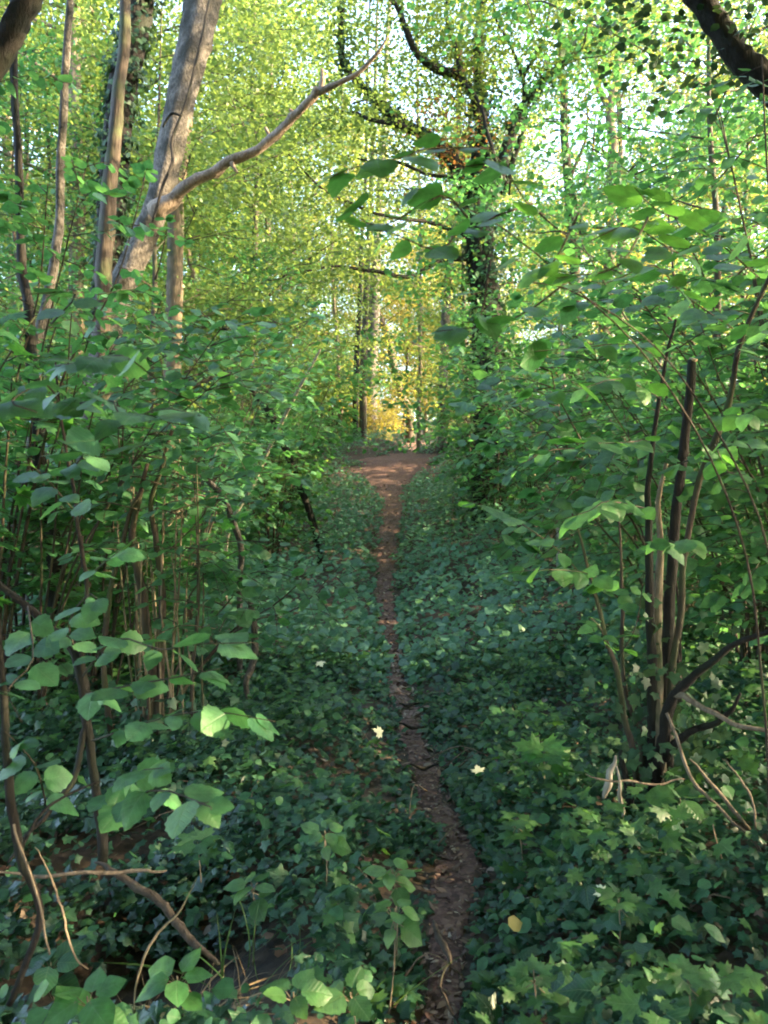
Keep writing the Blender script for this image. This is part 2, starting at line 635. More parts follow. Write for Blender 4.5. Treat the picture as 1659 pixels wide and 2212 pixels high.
def cover(n, y0, y1, halfw, size, seed, lo, hi, tilt, lean, keep=None, pw=1.0, gap=.6):
    r = np.random.default_rng(seed)
    y = np.sqrt(y0 ** 2 + (y1 ** 2 - y0 ** 2) * r.random(n) ** pw)
    x = (r.random(n) * 2 - 1) * (halfw * y + .6)
    dx = np.abs(x - pathx(y))
    ok = dx > pathw(y) * (.85 + .35 * np.sin(y * 5.3 + 3 * np.sign(x - pathx(y))) * np.sin(y * 2.1) + gap * r.random(n))
    ok &= ((x - HOLE[0]) / .5) ** 2 + ((y - HOLE[1]) / .35) ** 2 > .8 + .5 * r.random(n)
    clump = .5 + .5 * np.sin(x * 4.1 + 1.3 * np.sin(y * 2.7)) * np.sin(y * 3.3 + np.sin(x * 2.1))
    ok &= r.random(n) < .10 + 1.3 * clump ** 1.15
    if keep is not None:
        ok &= keep(x, y, r, clump)
    x, y, dx, clump = x[ok], y[ok], dx[ok], clump[ok]
    n = len(x)
    edge = sstep(0, .5, dx - pathw(y))
    z = gz(x, y) + (lo + (hi - lo) * r.random(n) ** .8) * (.25 + .75 * edge) * (.55 + .6 * clump)
    P = np.stack([x, y, z], 1)
    nn = np.stack([lean[0] + r.normal(size=n) * tilt, lean[1] + r.normal(size=n) * tilt, np.ones(n)], 1)
    T = np.stack([r.normal(size=n), r.normal(size=n) - .5, r.normal(size=n) * .2 - .3], 1)
    return P, nn, T, size * (.45 + .95 * r.random(n) ** 1.5)


lv = Leaves()
lv.add(*cover(85000, 1.3, 8.5, .62, .044, 21, .03, .17, .45, (-.15, -.25), pw=1.25))
lv2 = Leaves()
lv2.add(*cover(26000, 1.3, 4.6, .62, .05, 29, .03, .2, .38, (-.25, -.45), keep=lambda x, y, r, c: x < -.35 - .12 * y + .3 * r.random(len(x))))
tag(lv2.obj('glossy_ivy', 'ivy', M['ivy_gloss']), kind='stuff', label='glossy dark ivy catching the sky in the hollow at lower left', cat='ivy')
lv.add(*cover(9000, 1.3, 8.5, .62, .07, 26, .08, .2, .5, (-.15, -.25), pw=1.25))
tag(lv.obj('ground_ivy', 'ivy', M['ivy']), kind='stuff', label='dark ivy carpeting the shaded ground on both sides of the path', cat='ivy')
lv = Leaves()
lv.add(*cover(13000, 1.4, 9, .60, .058, 22, .12, .30, .38, (-.1, -.25), keep=lambda x, y, r, c: (r.random(len(x)) < c * 1.2) & ((x > -.2) | (y > 3.6))))
tag(lv.obj('seedling_carpet', 'maple', M['maple']), kind='stuff', label='carpet of lobed green seedling leaves over the ivy', cat='ground cover')
lv = Leaves()
lv.add(*cover(14000, 1.4, 10, .62, .05, 27, .08, .28, .5, (-.15, -.3), keep=lambda x, y, r, c: (r.random(len(x)) < (1 - c) * 1.3)))
tag(lv.obj('ground_bramble', 'broad', M['shrub']), kind='stuff', label='small oval leaved ground plants between the ivy', cat='ground cover')
lv = Leaves()
lv.add(*cover(5000, 1.4, 10, .62, .06, 28, .0, .07, .5, (0, -.2), gap=.1))
tag(lv.obj('dead_leaves', 'mid', M['litter']), kind='stuff', label='brown dead leaves lying between the ground plants', cat='leaf litter')
tb = Tubes(77)
r_ = np.random.default_rng(78)
for k in range(90):
    y = 1.7 + 6.5 * r_.random()
    x = float(pathx(y)) + r_.normal() * 1.3
    a, ln = r_.random() * 6.28, .12 + .35 * r_.random()
    q_ = np.array([[x + math.cos(a) * ln * f_ + r_.normal() * .02, y + math.sin(a) * ln * f_ + r_.normal() * .02, 0] for f_ in (-.5, 0, .5)])
    q_[:, 2] = gz(q_[:, 0], q_[:, 1]) + [.02, .05 + .08 * r_.random(), .02]
    tb.add(q_, [.004, .002], 5, 3, .05)
tag(tb.obj('twig_litter', M['dead_wood']), kind='stuff', label='thin dead twigs scattered between the ground plants', cat='leaf litter')
lv = Leaves()
lv.add(*cover(170000, 7, 34, .62, .085, 23, .06, .62, .42, (-.2, -.45), gap=.25, pw=1.1))
tag(lv.obj('undergrowth', 'ivy_far', M['bank']), kind='stuff', label='low green undergrowth covering the slope on both sides of the path', cat='undergrowth')
lv = Leaves()
lv.add(*cover(60000, 34, 75, .7, .16, 24, .1, .8, .5, (0, -.4), keep=lambda x, y, r, c: np.abs(x - pathx(y)) > 1.2))
tag(lv.obj('far_undergrowth', 'far', M['canopy']), kind='stuff', label='sunlit low growth beyond the head of the path', cat='undergrowth')


# ------------------------------------------------------------------ leaf sprays, shrubs, trees
def spray(tb, lv, pts, r0, r, leaf, step, tb_sides=5, sag=.0, start=.15, ntilt=.38, spread=.9):
    """a twig with alternate, roughly level leaves"""
    pts = np.asarray(pts, float)
    p, _ = smooth_line(pts, np.zeros(len(pts)), 8)
    seg = np.linalg.norm(np.diff(p, axis=0), axis=1)
    L = np.concatenate([[0], np.cumsum(seg)])
    if tb is not None:
        tb.add(pts, [r0, r0 * .35], tb_sides, 3, .03)
    n = max(2, int(L[-1] * (1 - start) / step))
    s = L[-1] * start + (np.arange(n) + .5 * r.random(n)) * step
    s = np.clip(s, 0, L[-1])
    P = np.stack([np.interp(s, L, p[:, k]) for k in range(3)], 1)
    tan = unit(np.stack([np.gradient(p[:, k]) for k in range(3)], 1))
    T = np.stack([np.interp(s, L, tan[:, k]) for k in range(3)], 1)
    side = unit(np.cross(T, np.array([0, 0, 1.0])))
    sgn = np.where(np.arange(n) % 2, 1, -1)[:, None]
    dirn = T * .7 + side * sgn * spread + r.normal(size=(n, 3)) * .22
    dirn[:, 2] -= .12 + .15 * r.random(n)
    nn = np.stack([r.normal(size=n) * ntilt - .08, r.normal(size=n) * ntilt - .2, np.ones(n)], 1)
    S = leaf * (.6 + .55 * r.random(n))
    dirn = unit(dirn)
    lv.add(P + dirn * S[:, None] * .12, nn, dirn, S)
    lv.add(P[-1:], nn[-1:], T[-1:] + np.array([0, 0, -.2]), S[-1:])


def shrub_parts(seed, nst, H, spread, leaf, step=.065, twig=(.35, .8), nsp=9, stem_r=.014, low=.25):
    r = np.random.default_rng(seed)
    tb, lv = Tubes(seed), Leaves()
    for k in range(nst):
        az = 2 * np.pi * (k + r.random() * .8) / nst
        d = np.array([math.cos(az), math.sin(az), 0])
        h = H * (.65 + .5 * r.random())
        sp = spread * (.4 + .8 * r.random())
        t = np.linspace(0, 1, 6)
        pts = d[None] * (.06 + sp * t[:, None] ** 1.5) + np.stack([t * 0, t * 0, h * (t * 1.12 - .12 * t * t)], 1) + r.normal(size=(6, 3)) * .05 * t[:, None]
        pts[0, 2] = -.05
        tb.add(pts, [stem_r * (.7 + .6 * r.random()), .004], 6, 4, .05, .01)
        for q in range(nsp):
            tt = low + (1 - low) * (q + r.random()) / nsp
            b = np.array([np.interp(tt, t, pts[:, i]) for i in range(3)])
            a2 = az + r.normal() * 1.3
            ln = twig[0] + (twig[1] - twig[0]) * r.random()
            e = np.array([math.cos(a2), math.sin(a2), 0])
            mid = b + e * ln * .5 + [0, 0, .10 * ln + r.normal() * .05]
            end = b + e * ln + [0, 0, -.06 * ln + r.normal() * .1]
            spray(tb, lv, [b, mid, end], .004, r, leaf, step, 4)
    return tb, lv


def tree_parts(seed, H, R, leaf, nl, crown0=.25, trunk_r=.16, lean=.03, cl=.55, flat=.3, per=26):
    """trunk mesh with limbs, and leaves scattered in level clusters round the limb ends"""
    r = np.random.default_rng(seed)
    tb, lv = Tubes(seed), Leaves()
    t = np.linspace(0, 1, 9)
    wob = np.cumsum(r.normal(size=(9, 2)) * .02 * H * lean * 12, 0)
    tr = np.stack([wob[:, 0], wob[:, 1], H * t * .93], 1)
    tr[0, 2] = -.4
    tb.add(tr, trunk_r * np.array([1.35, 1, .9, .82, .72, .6, .45, .3, .12]), 9, 4, .05)
    cent = []
    for k in range(nl):
        tt = crown0 + (1 - crown0) * (k + r.random()) / nl
        b = np.array([np.interp(tt, t, tr[:, i]) for i in range(3)])
        az = k * 2.4 + r.normal() * .5
        u = (tt - crown0) / (1 - crown0)
        ln = R * (math.sin(math.pi * (.18 + .75 * u)) ** .8) * (.7 + .5 * r.random())
        d = np.array([math.cos(az), math.sin(az), 0])
        up = .25 + .5 * r.random()
        p1 = b + d * ln * .4 + [0, 0, ln * up * .35]
        p2 = b + d * ln * .75 + [0, 0, ln * up * .6]
        p3 = b + d * ln + [0, 0, ln * up * .75]
        lr = trunk_r * (.36 - .22 * u)
        tb.add([b, p1, p2, p3], [lr, lr * .6, lr * .35, .01], 6, 3, .05, .04)
        m = 5
        for q in range(m):
            s0 = .3 + .7 * (q + r.random()) / m
            c0 = np.array([np.interp(s0, [0, .4, .75, 1], [x[i] for x in (b, p1, p2, p3)]) for i in range(3)])
            a2 = az + r.normal() * 1.0
            l2 = ln * .42 * (.5 + r.random()) * (1.15 - .5 * s0)
            e = c0 + np.array([math.cos(a2) * l2, math.sin(a2) * l2, l2 * (.35 * r.random() - .05)])
            tb.add([c0, c0 + (e - c0) * .35 + r.normal(size=3) * .07 * l2, c0 + (e - c0) * .7 + r.normal(size=3) * .07 * l2, e], [.013, .004], 4, 3, 0)
            for g in range(3):
                cent.append(c0 + (e - c0) * (.35 + .65 * (g + r.random()) / 3) + r.normal(size=3) * .15)
    cent = np.array(cent)
    n = len(cent) * per
    idx = np.repeat(np.arange(len(cent)), per)
    rad = cl * (.6 + .7 * r.random(len(cent)))[idx]
    off = r.normal(size=(n, 3)) * np.stack([rad * .55, rad * .55, rad * flat * .6], 1)
    off[:, 2] -= .12 * (off[:, 0] ** 2 + off[:, 1] ** 2)
    tl = unit(r.normal(size=(len(cent), 3)) * [.35, .35, .0] + [0, 0, 1])[idx]
    nn = tl + r.normal(size=(n, 3)) * .42
    T = np.stack([off[:, 0] + r.normal(size=n) * .3, off[:, 1] + r.normal(size=n) * .3, -.25 + r.normal(size=n) * .2], 1)
    lv.add(cent[idx] + off, nn, T, leaf * (.6 + .7 * r.random(n)))
    return tb, lv


# ------------------------------------------------------------------ traced trees
def tr(pts, d):
    """trace: list of (u, v[, d]) -> points"""
    if np.isscalar(d):
        return np.array([D(u, v, d) for u, v in pts])
    dd = np.linspace(d[0], d[1], len(pts))
    return np.array([D(u, v, e) for (u, v), e in zip(pts, dd)])


def px(wd, d):
    """photograph width at distance d -> radius"""
    return np.asarray(wd, float) / FPX * d / 2


def to_ground(pts, dy=0.0, extra=.25):
    p = pts[-1]
    g = np.array([p[0], p[1], gz(p[0], p[1]) - extra])
    return np.vstack([pts, g]) if g[2] < p[2] - .1 else pts


def ivy_on(lv, p, q, n, size, r, out=.05, down=.5):
    k = r.integers(0, len(p) - 1, 3 * n)
    w_ = .5 + .5 * np.sin(k * 2.1 + 1.3) * np.sin(k * .77 + r.random() * 6)
    k = k[r.random(3 * n) < w_ ** 1.5 + .08][:n]
    n = len(k)
    out = out * (.4 + 1.1 * (.5 + .5 * np.sin(k * 2.1 + 1.3)))
    s = r.random(n)[:, None]
    c = p[k] * (1 - s) + p[k + 1] * s
    rad = q[k]
    tan = unit(p[k + 1] - p[k])
    a = unit(np.cross(tan, r.normal(size=(n, 3))))
    P = c + a * (rad + out * r.random(n))[:, None]
    lv.add(P, a + r.normal(size=(n, 3)) * .45 + [0, 0, .35], np.array([0, 0, -down]) + r.normal(size=(n, 3)) * .4, size * (.6 + .7 * r.random(n)))


def traced_tree(name, label, cat, mat, lines, group=None, ivy=None, seed=1, sides=12, rough=.05, part='trunk', wander=0.0):
    """lines[0] is the trunk (listed top to bottom, carried down to the ground); the rest are limbs in the same mesh"""
    base = None
    built = []
    for i, (pts, d, wd) in enumerate(lines):
        P = tr(pts, d)
        R = px(np.interp(np.linspace(0, 1, len(pts)), np.linspace(0, 1, len(wd)), wd), P[:, 1])
        if i == 0:
            P2 = to_ground(P)
            if len(P2) > len(P):
                R = np.append(R, R[-1] * 1.15)
            P = P2
            base = np.array([P[-1][0], P[-1][1], float(gz(P[-1][0], P[-1][1]))])
        built.append((P, R))
    t = thing(name, label, cat, base, group)
    tb = Tubes(seed)
    sm = [tb.add(P - base, R, sides if i == 0 else max(6, sides - 4), 5, rough, wander) for i, (P, R) in enumerate(built)]
    tb.obj(part, mat, t)
    if ivy:
        lv = Leaves()
        r = np.random.default_rng(seed + 50)
        for i, n, size, out in ivy:
            ivy_on(lv, *sm[i], n, size, r, out)
        lv.obj('ivy', 'ivy' if built[0][0][0][1] < 12 else 'ivy_far', M['tree_ivy'], t)
    return t, base, sm


def crown(t, base, cents, n, rad, leaf, seed, mat='canopy', tpl='mid', flat=.35, name='crown'):
    """leaf clusters (centres in world space) hung on a traced tree"""
    r = np.random.default_rng(seed)
    cents = np.asarray(cents, float) - base
    lv = Leaves()
    idx = np.repeat(np.arange(len(cents)), n)
    rr = rad * (.6 + .7 * r.random(len(cents)))[idx]
    off = r.normal(size=(len(idx), 3)) * np.stack([rr * .55, rr * .55, rr * flat * .6], 1)
    off[:, 2] -= .1 * (off[:, 0] ** 2 + off[:, 1] ** 2)
    nn = np.array([0, 0, 1.0]) + r.normal(size=(len(idx), 3)) * .42
    T = np.stack([off[:, 0], off[:, 1], -.3 + 0 * off[:, 0]], 1) + r.normal(size=(len(idx), 3)) * .3
    lv.add(cents[idx] + off, nn, T, leaf * (.6 + .7 * r.random(len(idx))))
    return lv.obj(name, tpl, M[mat], t)


# the pale leaning trunk with its broken dead limb
t, b, sm = traced_tree('leaning_tree', 'thick pale leaning trunk on the left with a long bare broken limb', 'tree', M['bark_pale'], [
    ([(580, -900), (520, -560), (478, -260), (455, -80), (440, 0), (420, 100), (395, 200), (372, 310), (345, 430), (308, 520), (272, 600), (243, 680), (225, 760), (212, 850), (204, 950), (197, 1100), (192, 1330)], (10.5, 9.5),
     [50, 58, 66, 70, 71, 65, 58, 53, 52, 52, 54, 56, 58, 60, 64, 70, 84]),
    ([(520, -560), (600, -760), (720, -900)], 10.3, [40, 26, 16]),
], seed=3, sides=18, rough=.045)
tb = Tubes(8)
P = tr([(338, 462), (385, 418), (440, 385), (500, 345), (560, 318), (620, 265), (660, 225), (690, 195)], (9.5, 8.9)) - b
tb.add(P, px([50, 29, 23, 22, 20, 19, 18, 17], 9.2), 10, 5, .10, .03)
P2 = tr([(688, 200), (712, 188), (730, 180), (770, 160), (800, 132), (820, 108), (838, 78)], (8.9, 8.6)) - b
tb.add(P2, px([16, 14, 12, 10, 9, 7, 3], 8.8), 8, 5, .06)
tb.add(tr([(690, 200), (697, 172), (695, 148)], 8.9) - b, px([14, 11, 6], 8.9), 7, 4, .08)
for uv in ([(500, 350), (506, 362), (512, 372)], [(585, 300), (576, 282), (573, 275)], [(640, 248), (630, 240), (625, 236)]):
    tb.add(tr(uv, 9.2) - b, px([10, 8, 6], 9.2), 6, 3, .05)
dl = tb.obj('dead_limb', M['limb'], t)
dl['label'] = 'bare barkless broken limb'
tb = Tubes(9)   # climbing stem winding round the trunk
P = tr([(330, 480), (352, 400), (372, 350), (372, 300), (400, 225), (424, 130), (440, 60), (452, 0)], (9.1, 9.6)) - b
tb.add(P, px([6, 7, 7, 7, 6, 6, 5, 5], 9.2), 6, 5, .05)
P = tr([(392, 250), (372, 245), (358, 262), (352, 275)], (9.15, 9.2)) - b
tb.add(P, px([6, 6, 5, 4], 9.2), 6, 5, .05)
tb.obj('climbing_stem', M['bark_dark'], t)
crown(t, b, np.random.default_rng(4).normal(size=(110, 3)) * [2.6, 1.5, 1.9] + D(620, -820, 10.4), 26, .55, .085, 12)

# other trunks of the left side
traced_tree('ivy_clad_tree', 'dark ivy covered trunk just left of the pale leaning trunk', 'tree', M['bark_dark'], [
    ([(345, -500), (318, -120), (300, 0), (285, 100), (265, 180), (256, 260), (248, 350), (240, 450), (233, 600), (229, 750), (224, 950), (222, 1250)], 11.5, [44, 58, 60, 58, 58, 56, 54, 56, 58, 60, 62, 66]),
], ivy=[(0, 2600, .075, .12)], seed=13)
traced_tree('slender_tree', 'slender brown trunk in front of the dark ivy covered trunk', 'tree', M['bark_brown'], [
    ([(285, -420), (276, -100), (270, 0), (267, 100), (257, 200), (246, 300), (237, 400), (228, 520), (222, 650), (222, 800), (226, 1000), (230, 1300)], 8.8, [14, 20, 22, 23, 25, 28, 32, 34, 34, 34, 35, 38]),
], seed=14, wander=.012)
traced_tree('slender_tree', 'thin straight grey trunk near the left edge of the frame', 'tree', M['bark_pale'], [
    ([(158, -420), (152, -100), (150, 0), (143, 100), (138, 200), (130, 350), (122, 500), (110, 600), (95, 680), (80, 760), (72, 900), (70, 1200)], 7.5, [10, 14, 15, 16, 17, 18, 19, 20, 22, 24, 26, 30]),
], seed=15, wander=.012)
traced_tree('slender_tree', 'dark crooked trunk at the left edge below the corner limb', 'tree', M['bark_dark'], [
    ([(20, -300), (30, 100), (36, 300), (42, 520), (54, 640), (68, 760), (80, 900), (92, 1020), (108, 1120), (122, 1230)], 6.2, [12, 16, 17, 19, 22, 24, 28, 30, 32, 36]),
], seed=16, wander=.02)
t, b, sm = traced_tree('upright_tree', 'straight beige trunk rising behind the leaning trunk under the broken limb', 'tree', M['bark_beige'], [
    ([(470, -450), (432, -50), (410, 150), (392, 320), (380, 430), (378, 550), (376, 650), (374, 750), (372, 850), (370, 1000), (368, 1200)], 12.5, [20, 26, 30, 33, 34, 34, 35, 36, 37, 38, 42]),
], seed=17)
crown(t, b, np.random.default_rng(5).normal(size=(90, 3)) * [2.2, 2, 1.9] + D(470, -420, 13), 26, .55, .085, 13)
traced_tree('leaning_tree', 'dark trunk crossing the top left corner', 'tree', M['bark_dark'], [
    ([(190, -420), (110, -120), (72, -30), (38, 45), (5, 110), (-60, 215), (-150, 420), (-230, 700), (-260, 1100)], 5.2, [40, 50, 52, 52, 52, 56, 60, 64, 70]),
], seed=18)
t, b, sm = traced_tree('leaning_tree', 'dark mossy trunk slanting across the top right corner', 'tree', M['bark_dark'], [
    ([(1330, -330), (1420, -140), (1480, -40), (1510, 0), (1545, 50), (1590, 115), (1650, 175), (1760, 290), (1880, 480), (1960, 760), (1990, 1300)], 5.4, [40, 46, 48, 48, 50, 54, 62, 66, 70, 74, 80]),
], seed=19, rough=.09)
rr = np.random.default_rng(6)
cc = [D(u, v, 5.2 + .9 * rr.random()) for u, v in [(1300, 45), (1340, 15), (1370, 70), (1410, 30), (1440, 90), (1480, 120), (1400, 140), (1330, 110), (1560, 20), (1610, 60), (1640, 20), (1560, 160), (1480, 170),
                                                 (1600, 190), (1645, 110), (1450, -30), (1520, -60), (1620, -50), (1380, -60), (1290, -40)]]
crown(t, b, cc, 26, .26, .06, 14, 'tree_ivy', 'mid', .7)  # dark ivy leaf colour stands in for a backlit silhouette

# white leaning stem and small pale stems
traced_tree('pale_dead_tree', 'short pale pinkish leaning trunk lit by the sun left of the clearing', 'tree', M['dead_wood'], [
    ([(405, 540), (416, 590), (425, 630), (440, 700), (455, 760), (468, 800), (480, 850), (490, 950)], 21, [10, 12, 13, 14, 16, 17, 18, 18])], seed=20)
traced_tree('dead_pole', 'thin bleached pole leaning over the undergrowth left of the path', 'dead branch', M['white_wood'], [
    ([(692, 755), (668, 800), (640, 850), (615, 900), (590, 950), (545, 1050), (490, 1165)], (9.4, 10.4), [4, 6, 7, 8, 8, 8, 8])], seed=21, sides=7)
traced_tree('dead_pole', 'crooked white dead stem standing in the leaves right of the path', 'dead branch', M['white_wood'], [
    ([(1213, 700), (1216, 760), (1217, 815), (1219, 850), (1212, 880), (1214, 915), (1210, 950), (1208, 1030)], 12, [5, 7, 9, 10, 11, 10, 10, 10])], seed=22, sides=7)
traced_tree('dead_pole', 'thin white stem in the leaves beside the sawn stem', 'dead branch', M['white_wood'], [
    ([(1432, 760), (1424, 800), (1415, 850), (1413, 900), (1412, 960)], 9, [4, 5, 6, 6, 7])], seed=23, sides=6)
traced_tree('fallen_tree', 'dark mossy arched trunk fallen among the leaves left of the clearing', 'fallen tree', M['bark_dark'], [
    ([(300, 1130), (318, 1010), (355, 905), (400, 845), (440, 822), (470, 810), (500, 815), (530, 830), (556, 852), (580, 885), (605, 940), (640, 1030), (670, 1110), (690, 1190)], (13, 14.5), [10, 11, 12, 14, 17, 19, 20, 20, 19, 17, 16, 15, 14, 13])], ivy=[(0, 160, .06, .06)], seed=24)
traced_tree('dead_branch', 'pale curved dead branch standing bare in the bushes left of the path', 'dead branch', M['bark_pale'], [
    ([(408, 1000), (440, 1030), (470, 1060), (488, 1085), (500, 1120), (515, 1160), (522, 1200), (518, 1270)], 7.2, [8, 11, 13, 14, 14, 13, 12, 12])], seed=25, sides=8)
traced_tree('dead_branch', 'mossy bent dead branch behind the big hazel leaves left of the path', 'dead branch', M['bark_pale'], [
    ([(540, 1290), (548, 1340), (552, 1400), (545, 1440), (532, 1475), (538, 1520), (540, 1560)], 6.0, [12, 14, 16, 15, 13, 10, 8])], seed=26, sides=8)

# the ivy clad tree above the path with its crooked limbs
LIMBS = [
    ([(1040, 200), (1038, 300), (1032, 400), (1030, 470), (1036, 540), (1042, 620), (1048, 700), (1052, 800), (1056, 900), (1060, 1010)], 18, [24, 30, 44, 60, 62, 62, 66, 70, 76, 84]),
    ([(1025, 450), (985, 360), (930, 300), (870, 265), (800, 205), (750, 150), (735, 85), (742, 0), (760, -120)], (18, 16.5), [34, 32, 28, 24, 18, 15, 12, 9, 6]),
    ([(1040, 440), (1078, 370), (1112, 262), (1160, 190), (1205, 150), (1260, 92), (1305, 48), (1350, -60)], (18, 17), [36, 32, 26, 21, 17, 12, 9, 5]),
    ([(1056, 350), (1040, 290), (1018, 200), (985, 160), (945, 148), (905, 118), (878, 72), (856, 12), (820, -40)], (18, 16), [12, 14, 16, 19, 20, 17, 14, 11, 7]),
    ([(1000, 175), (985, 110), (968, 50), (962, -40)], 17, [13, 11, 8, 5]),
    ([(1070, 350), (1056, 290), (1040, 230), (1018, 195), (992, 170)], 16.6, [8, 9, 9, 8, 6]),
    ([(1085, 420), (1125, 290), (1135, 205), (1110, 110), (1080, 60), (1060, -30)], (18.3, 17), [14, 11, 9, 7, 5, 4]),
    ([(1130, 170), (1165, 110), (1185, 40), (1190, -40)], 17.5, [9, 8, 6, 4]),
    ([(880, 272), (820, 262), (775, 250), (735, 238), (700, 205)], 16.8, [11, 9, 8, 6, 4]),
    ([(860, 262), (835, 225), (800, 215), (760, 225)], 16.7, [8, 6, 5, 3]),
    ([(985, 380), (930, 380), (860, 350), (800, 352), (745, 330)], 17, [10, 9, 7, 5, 3]),
    ([(1040, 560), (960, 560), (880, 600), (800, 585), (720, 575), (600, 600)], (18, 15.5), [12, 11, 9, 8, 6, 4]),
    ([(1035, 520), (930, 480), (850, 470), (760, 440), (690, 400), (620, 330)], (18, 15.5), [10, 9, 7, 6, 5, 3]),
    ([(1035, 250), (1030, 120), (1040, 20), (1045, -150)], 18, [24, 20, 16, 10]),
]
t, b, sm = traced_tree('ivy_clad_tree', 'dark ivy covered tree with crooked spreading limbs right of the path', 'tree', M['bark_dark'], LIMBS,
                       ivy=[(0, 3600, .085, .42), (1, 800, .07, .12), (2, 900, .07, .13), (3, 120, .06, .06), (13, 500, .07, .14)], seed=30, wander=.03)
rr = np.random.default_rng(31)
cc = []
for (P, q), n in zip(sm[1:], [60, 60, 40, 24, 6, 30, 26, 24, 14, 20, 40, 40, 40]):
    k = rr.integers(len(P) // 3, len(P), n)
    cc.append(P[k] + b + rr.normal(size=(n, 3)) * [.75, .75, .5] + [0, 0, .1])
cc.append(rr.normal(size=(120, 3)) * [2.6, 1.4, .9] + D(1000, -90, 17))
cc.append(np.array([D(rr.uniform(880, 1400), rr.uniform(-60, 190), rr.uniform(16, 19.5)) for _ in range(110)]))
low = np.stack([D(1000 + 90 * rr.normal(), v, 15.5 + rr.normal()) for v in np.linspace(380, 960, 90)])
crown(t, b, low, 30, .5, .10, 34, 'shrub', 'mid', .3, 'low_foliage')
crown(t, b, np.concatenate(cc), 46, .6, .08, 32, 'canopy', 'mid', .35)
cc = rr.normal(size=(26, 3)) * [.55, .4, .75] + D(975, 290, 17)
dc = crown(t, b, cc, 26, .35, .075, 33, 'dead', 'mid', .8, 'dry_foliage')
dc['label'] = 'patch of dry orange leaves'

# slender forked trees on the right
t, b, sm = traced_tree('forked_tree', 'slender forked trunk in the sunlit wood on the right', 'tree', M['bark_beige'], [
    ([(1352, -250), (1345, 0), (1338, 90), (1330, 170), (1318, 238), (1324, 300), (1322, 350), (1319, 430), (1320, 500), (1314, 600), (1306, 700), (1300, 850), (1296, 1000)], 22, [8, 13, 15, 16, 20, 21, 21, 22, 23, 24, 25, 27, 28]),
    ([(1317, 240), (1292, 190), (1281, 120), (1278, 60), (1275, -20), (1268, -180)], 22, [15, 14, 13, 12, 10, 7]),
], seed=40, wander=.02)
crown(t, b, rr.normal(size=(70, 3)) * [2.3, 1.8, 1.4] + D(1300, -90, 22.5), 28, .6, .09, 41, 'canopy', 'mid')
t, b, sm = traced_tree('slender_tree', 'mottled slender trunk with dark thin side stems left of the forked trunk', 'tree', M['bark_brown'], [
    ([(1200, -150), (1212, 100), (1217, 220), (1219, 300), (1226, 380), (1233, 470), (1240, 560), (1246, 680), (1242, 780), (1238, 960)], 20, [9, 14, 18, 19, 21, 22, 23, 25, 26, 28]),
    ([(1250, 470), (1240, 410), (1236, 380), (1256, 330), (1266, 270), (1262, 200)], 19.5, [9, 8, 8, 7, 5, 3]),
    ([(1252, 560), (1256, 460), (1266, 380), (1282, 310), (1288, 240)], 19.6, [10, 9, 8, 6, 3]),
    ([(1240, 480), (1300, 490), (1380, 470), (1440, 420), (1490, 330), (1500, 240)], (19.8, 18), [6, 6, 5, 4, 4, 3]),
], seed=42, wander=.03)
crown(t, b, rr.normal(size=(60, 3)) * [1.8, 1.6, 1.8] + D(1215, -40, 20.5), 28, .55, .09, 43, 'canopy_sun_tint', 'mid')
crown(t, b, rr.normal(size=(26, 3)) * [.8, .8, 1.1] + D(1225, 440, 20.5), 28, .5, .085, 44, 'canopy_sun_tint', 'mid', .5, 'low_foliage')

# trunks round the clearing at the head of the path
CL = [
    ('dark thin trunk, left one of a close pair at the head of the path', 'bark_dark', [(790, 350), (780, 560), (774, 700), (770, 780), (768, 860), (767, 950)], 34, [6, 8, 11, 12, 13, 14], 50),
    ('dark trunk, right and thicker one of a close pair at the head of the path', 'bark_brown', [(806, 300), (796, 520), (791, 640), (788, 730), (784, 820), (784, 945)], 34.5, [8, 11, 13, 14, 15, 17], 51),
    ('broad trunk glowing in the sun behind the dark pair at the head of the path', 'bark_pale', [(828, 300), (815, 520), (810, 640), (807, 720), (803, 800), (800, 920)], 41, [12, 18, 21, 23, 25, 28], 52),
    ('crooked grey trunk leaning left over the head of the path', 'bark_brown', [(745, 400), (760, 500), (790, 595), (798, 640), (818, 682), (838, 730), (851, 790), (866, 850), (886, 895)], 44, [8, 10, 13, 14, 14, 15, 16, 17, 18], 53),
    ('thin sunlit trunk left of the dark pair', 'bark_beige', [(716, 500), (724, 680), (730, 780), (735, 870), (736, 930)], 38, [5, 7, 9, 10, 11], 54),
    ('straight thin trunk right of the head of the path', 'bark_beige', [(905, 400), (908, 560), (908, 700), (906, 850), (905, 930)], 34, [6, 8, 9, 10, 10], 55),
    ('pale broad trunk between the path head and the ivy covered tree', 'bark_pale', [(985, 350), (972, 560), (965, 640), (960, 720), (955, 850), (952, 960)], 31, [12, 16, 17, 18, 19, 20], 56),
    ('slim trunk far right behind the leaves', 'bark_beige', [(1600, 180), (1585, 300), (1562, 470), (1545, 650), (1540, 900)], 30, [8, 10, 12, 13, 14], 60),
    ('pale trunk standing back between the two left bushes', 'bark_pale', [(470, 250), (478, 420), (486, 600), (492, 750), (496, 900)], 37, [9, 11, 12, 13, 14], 62),
]
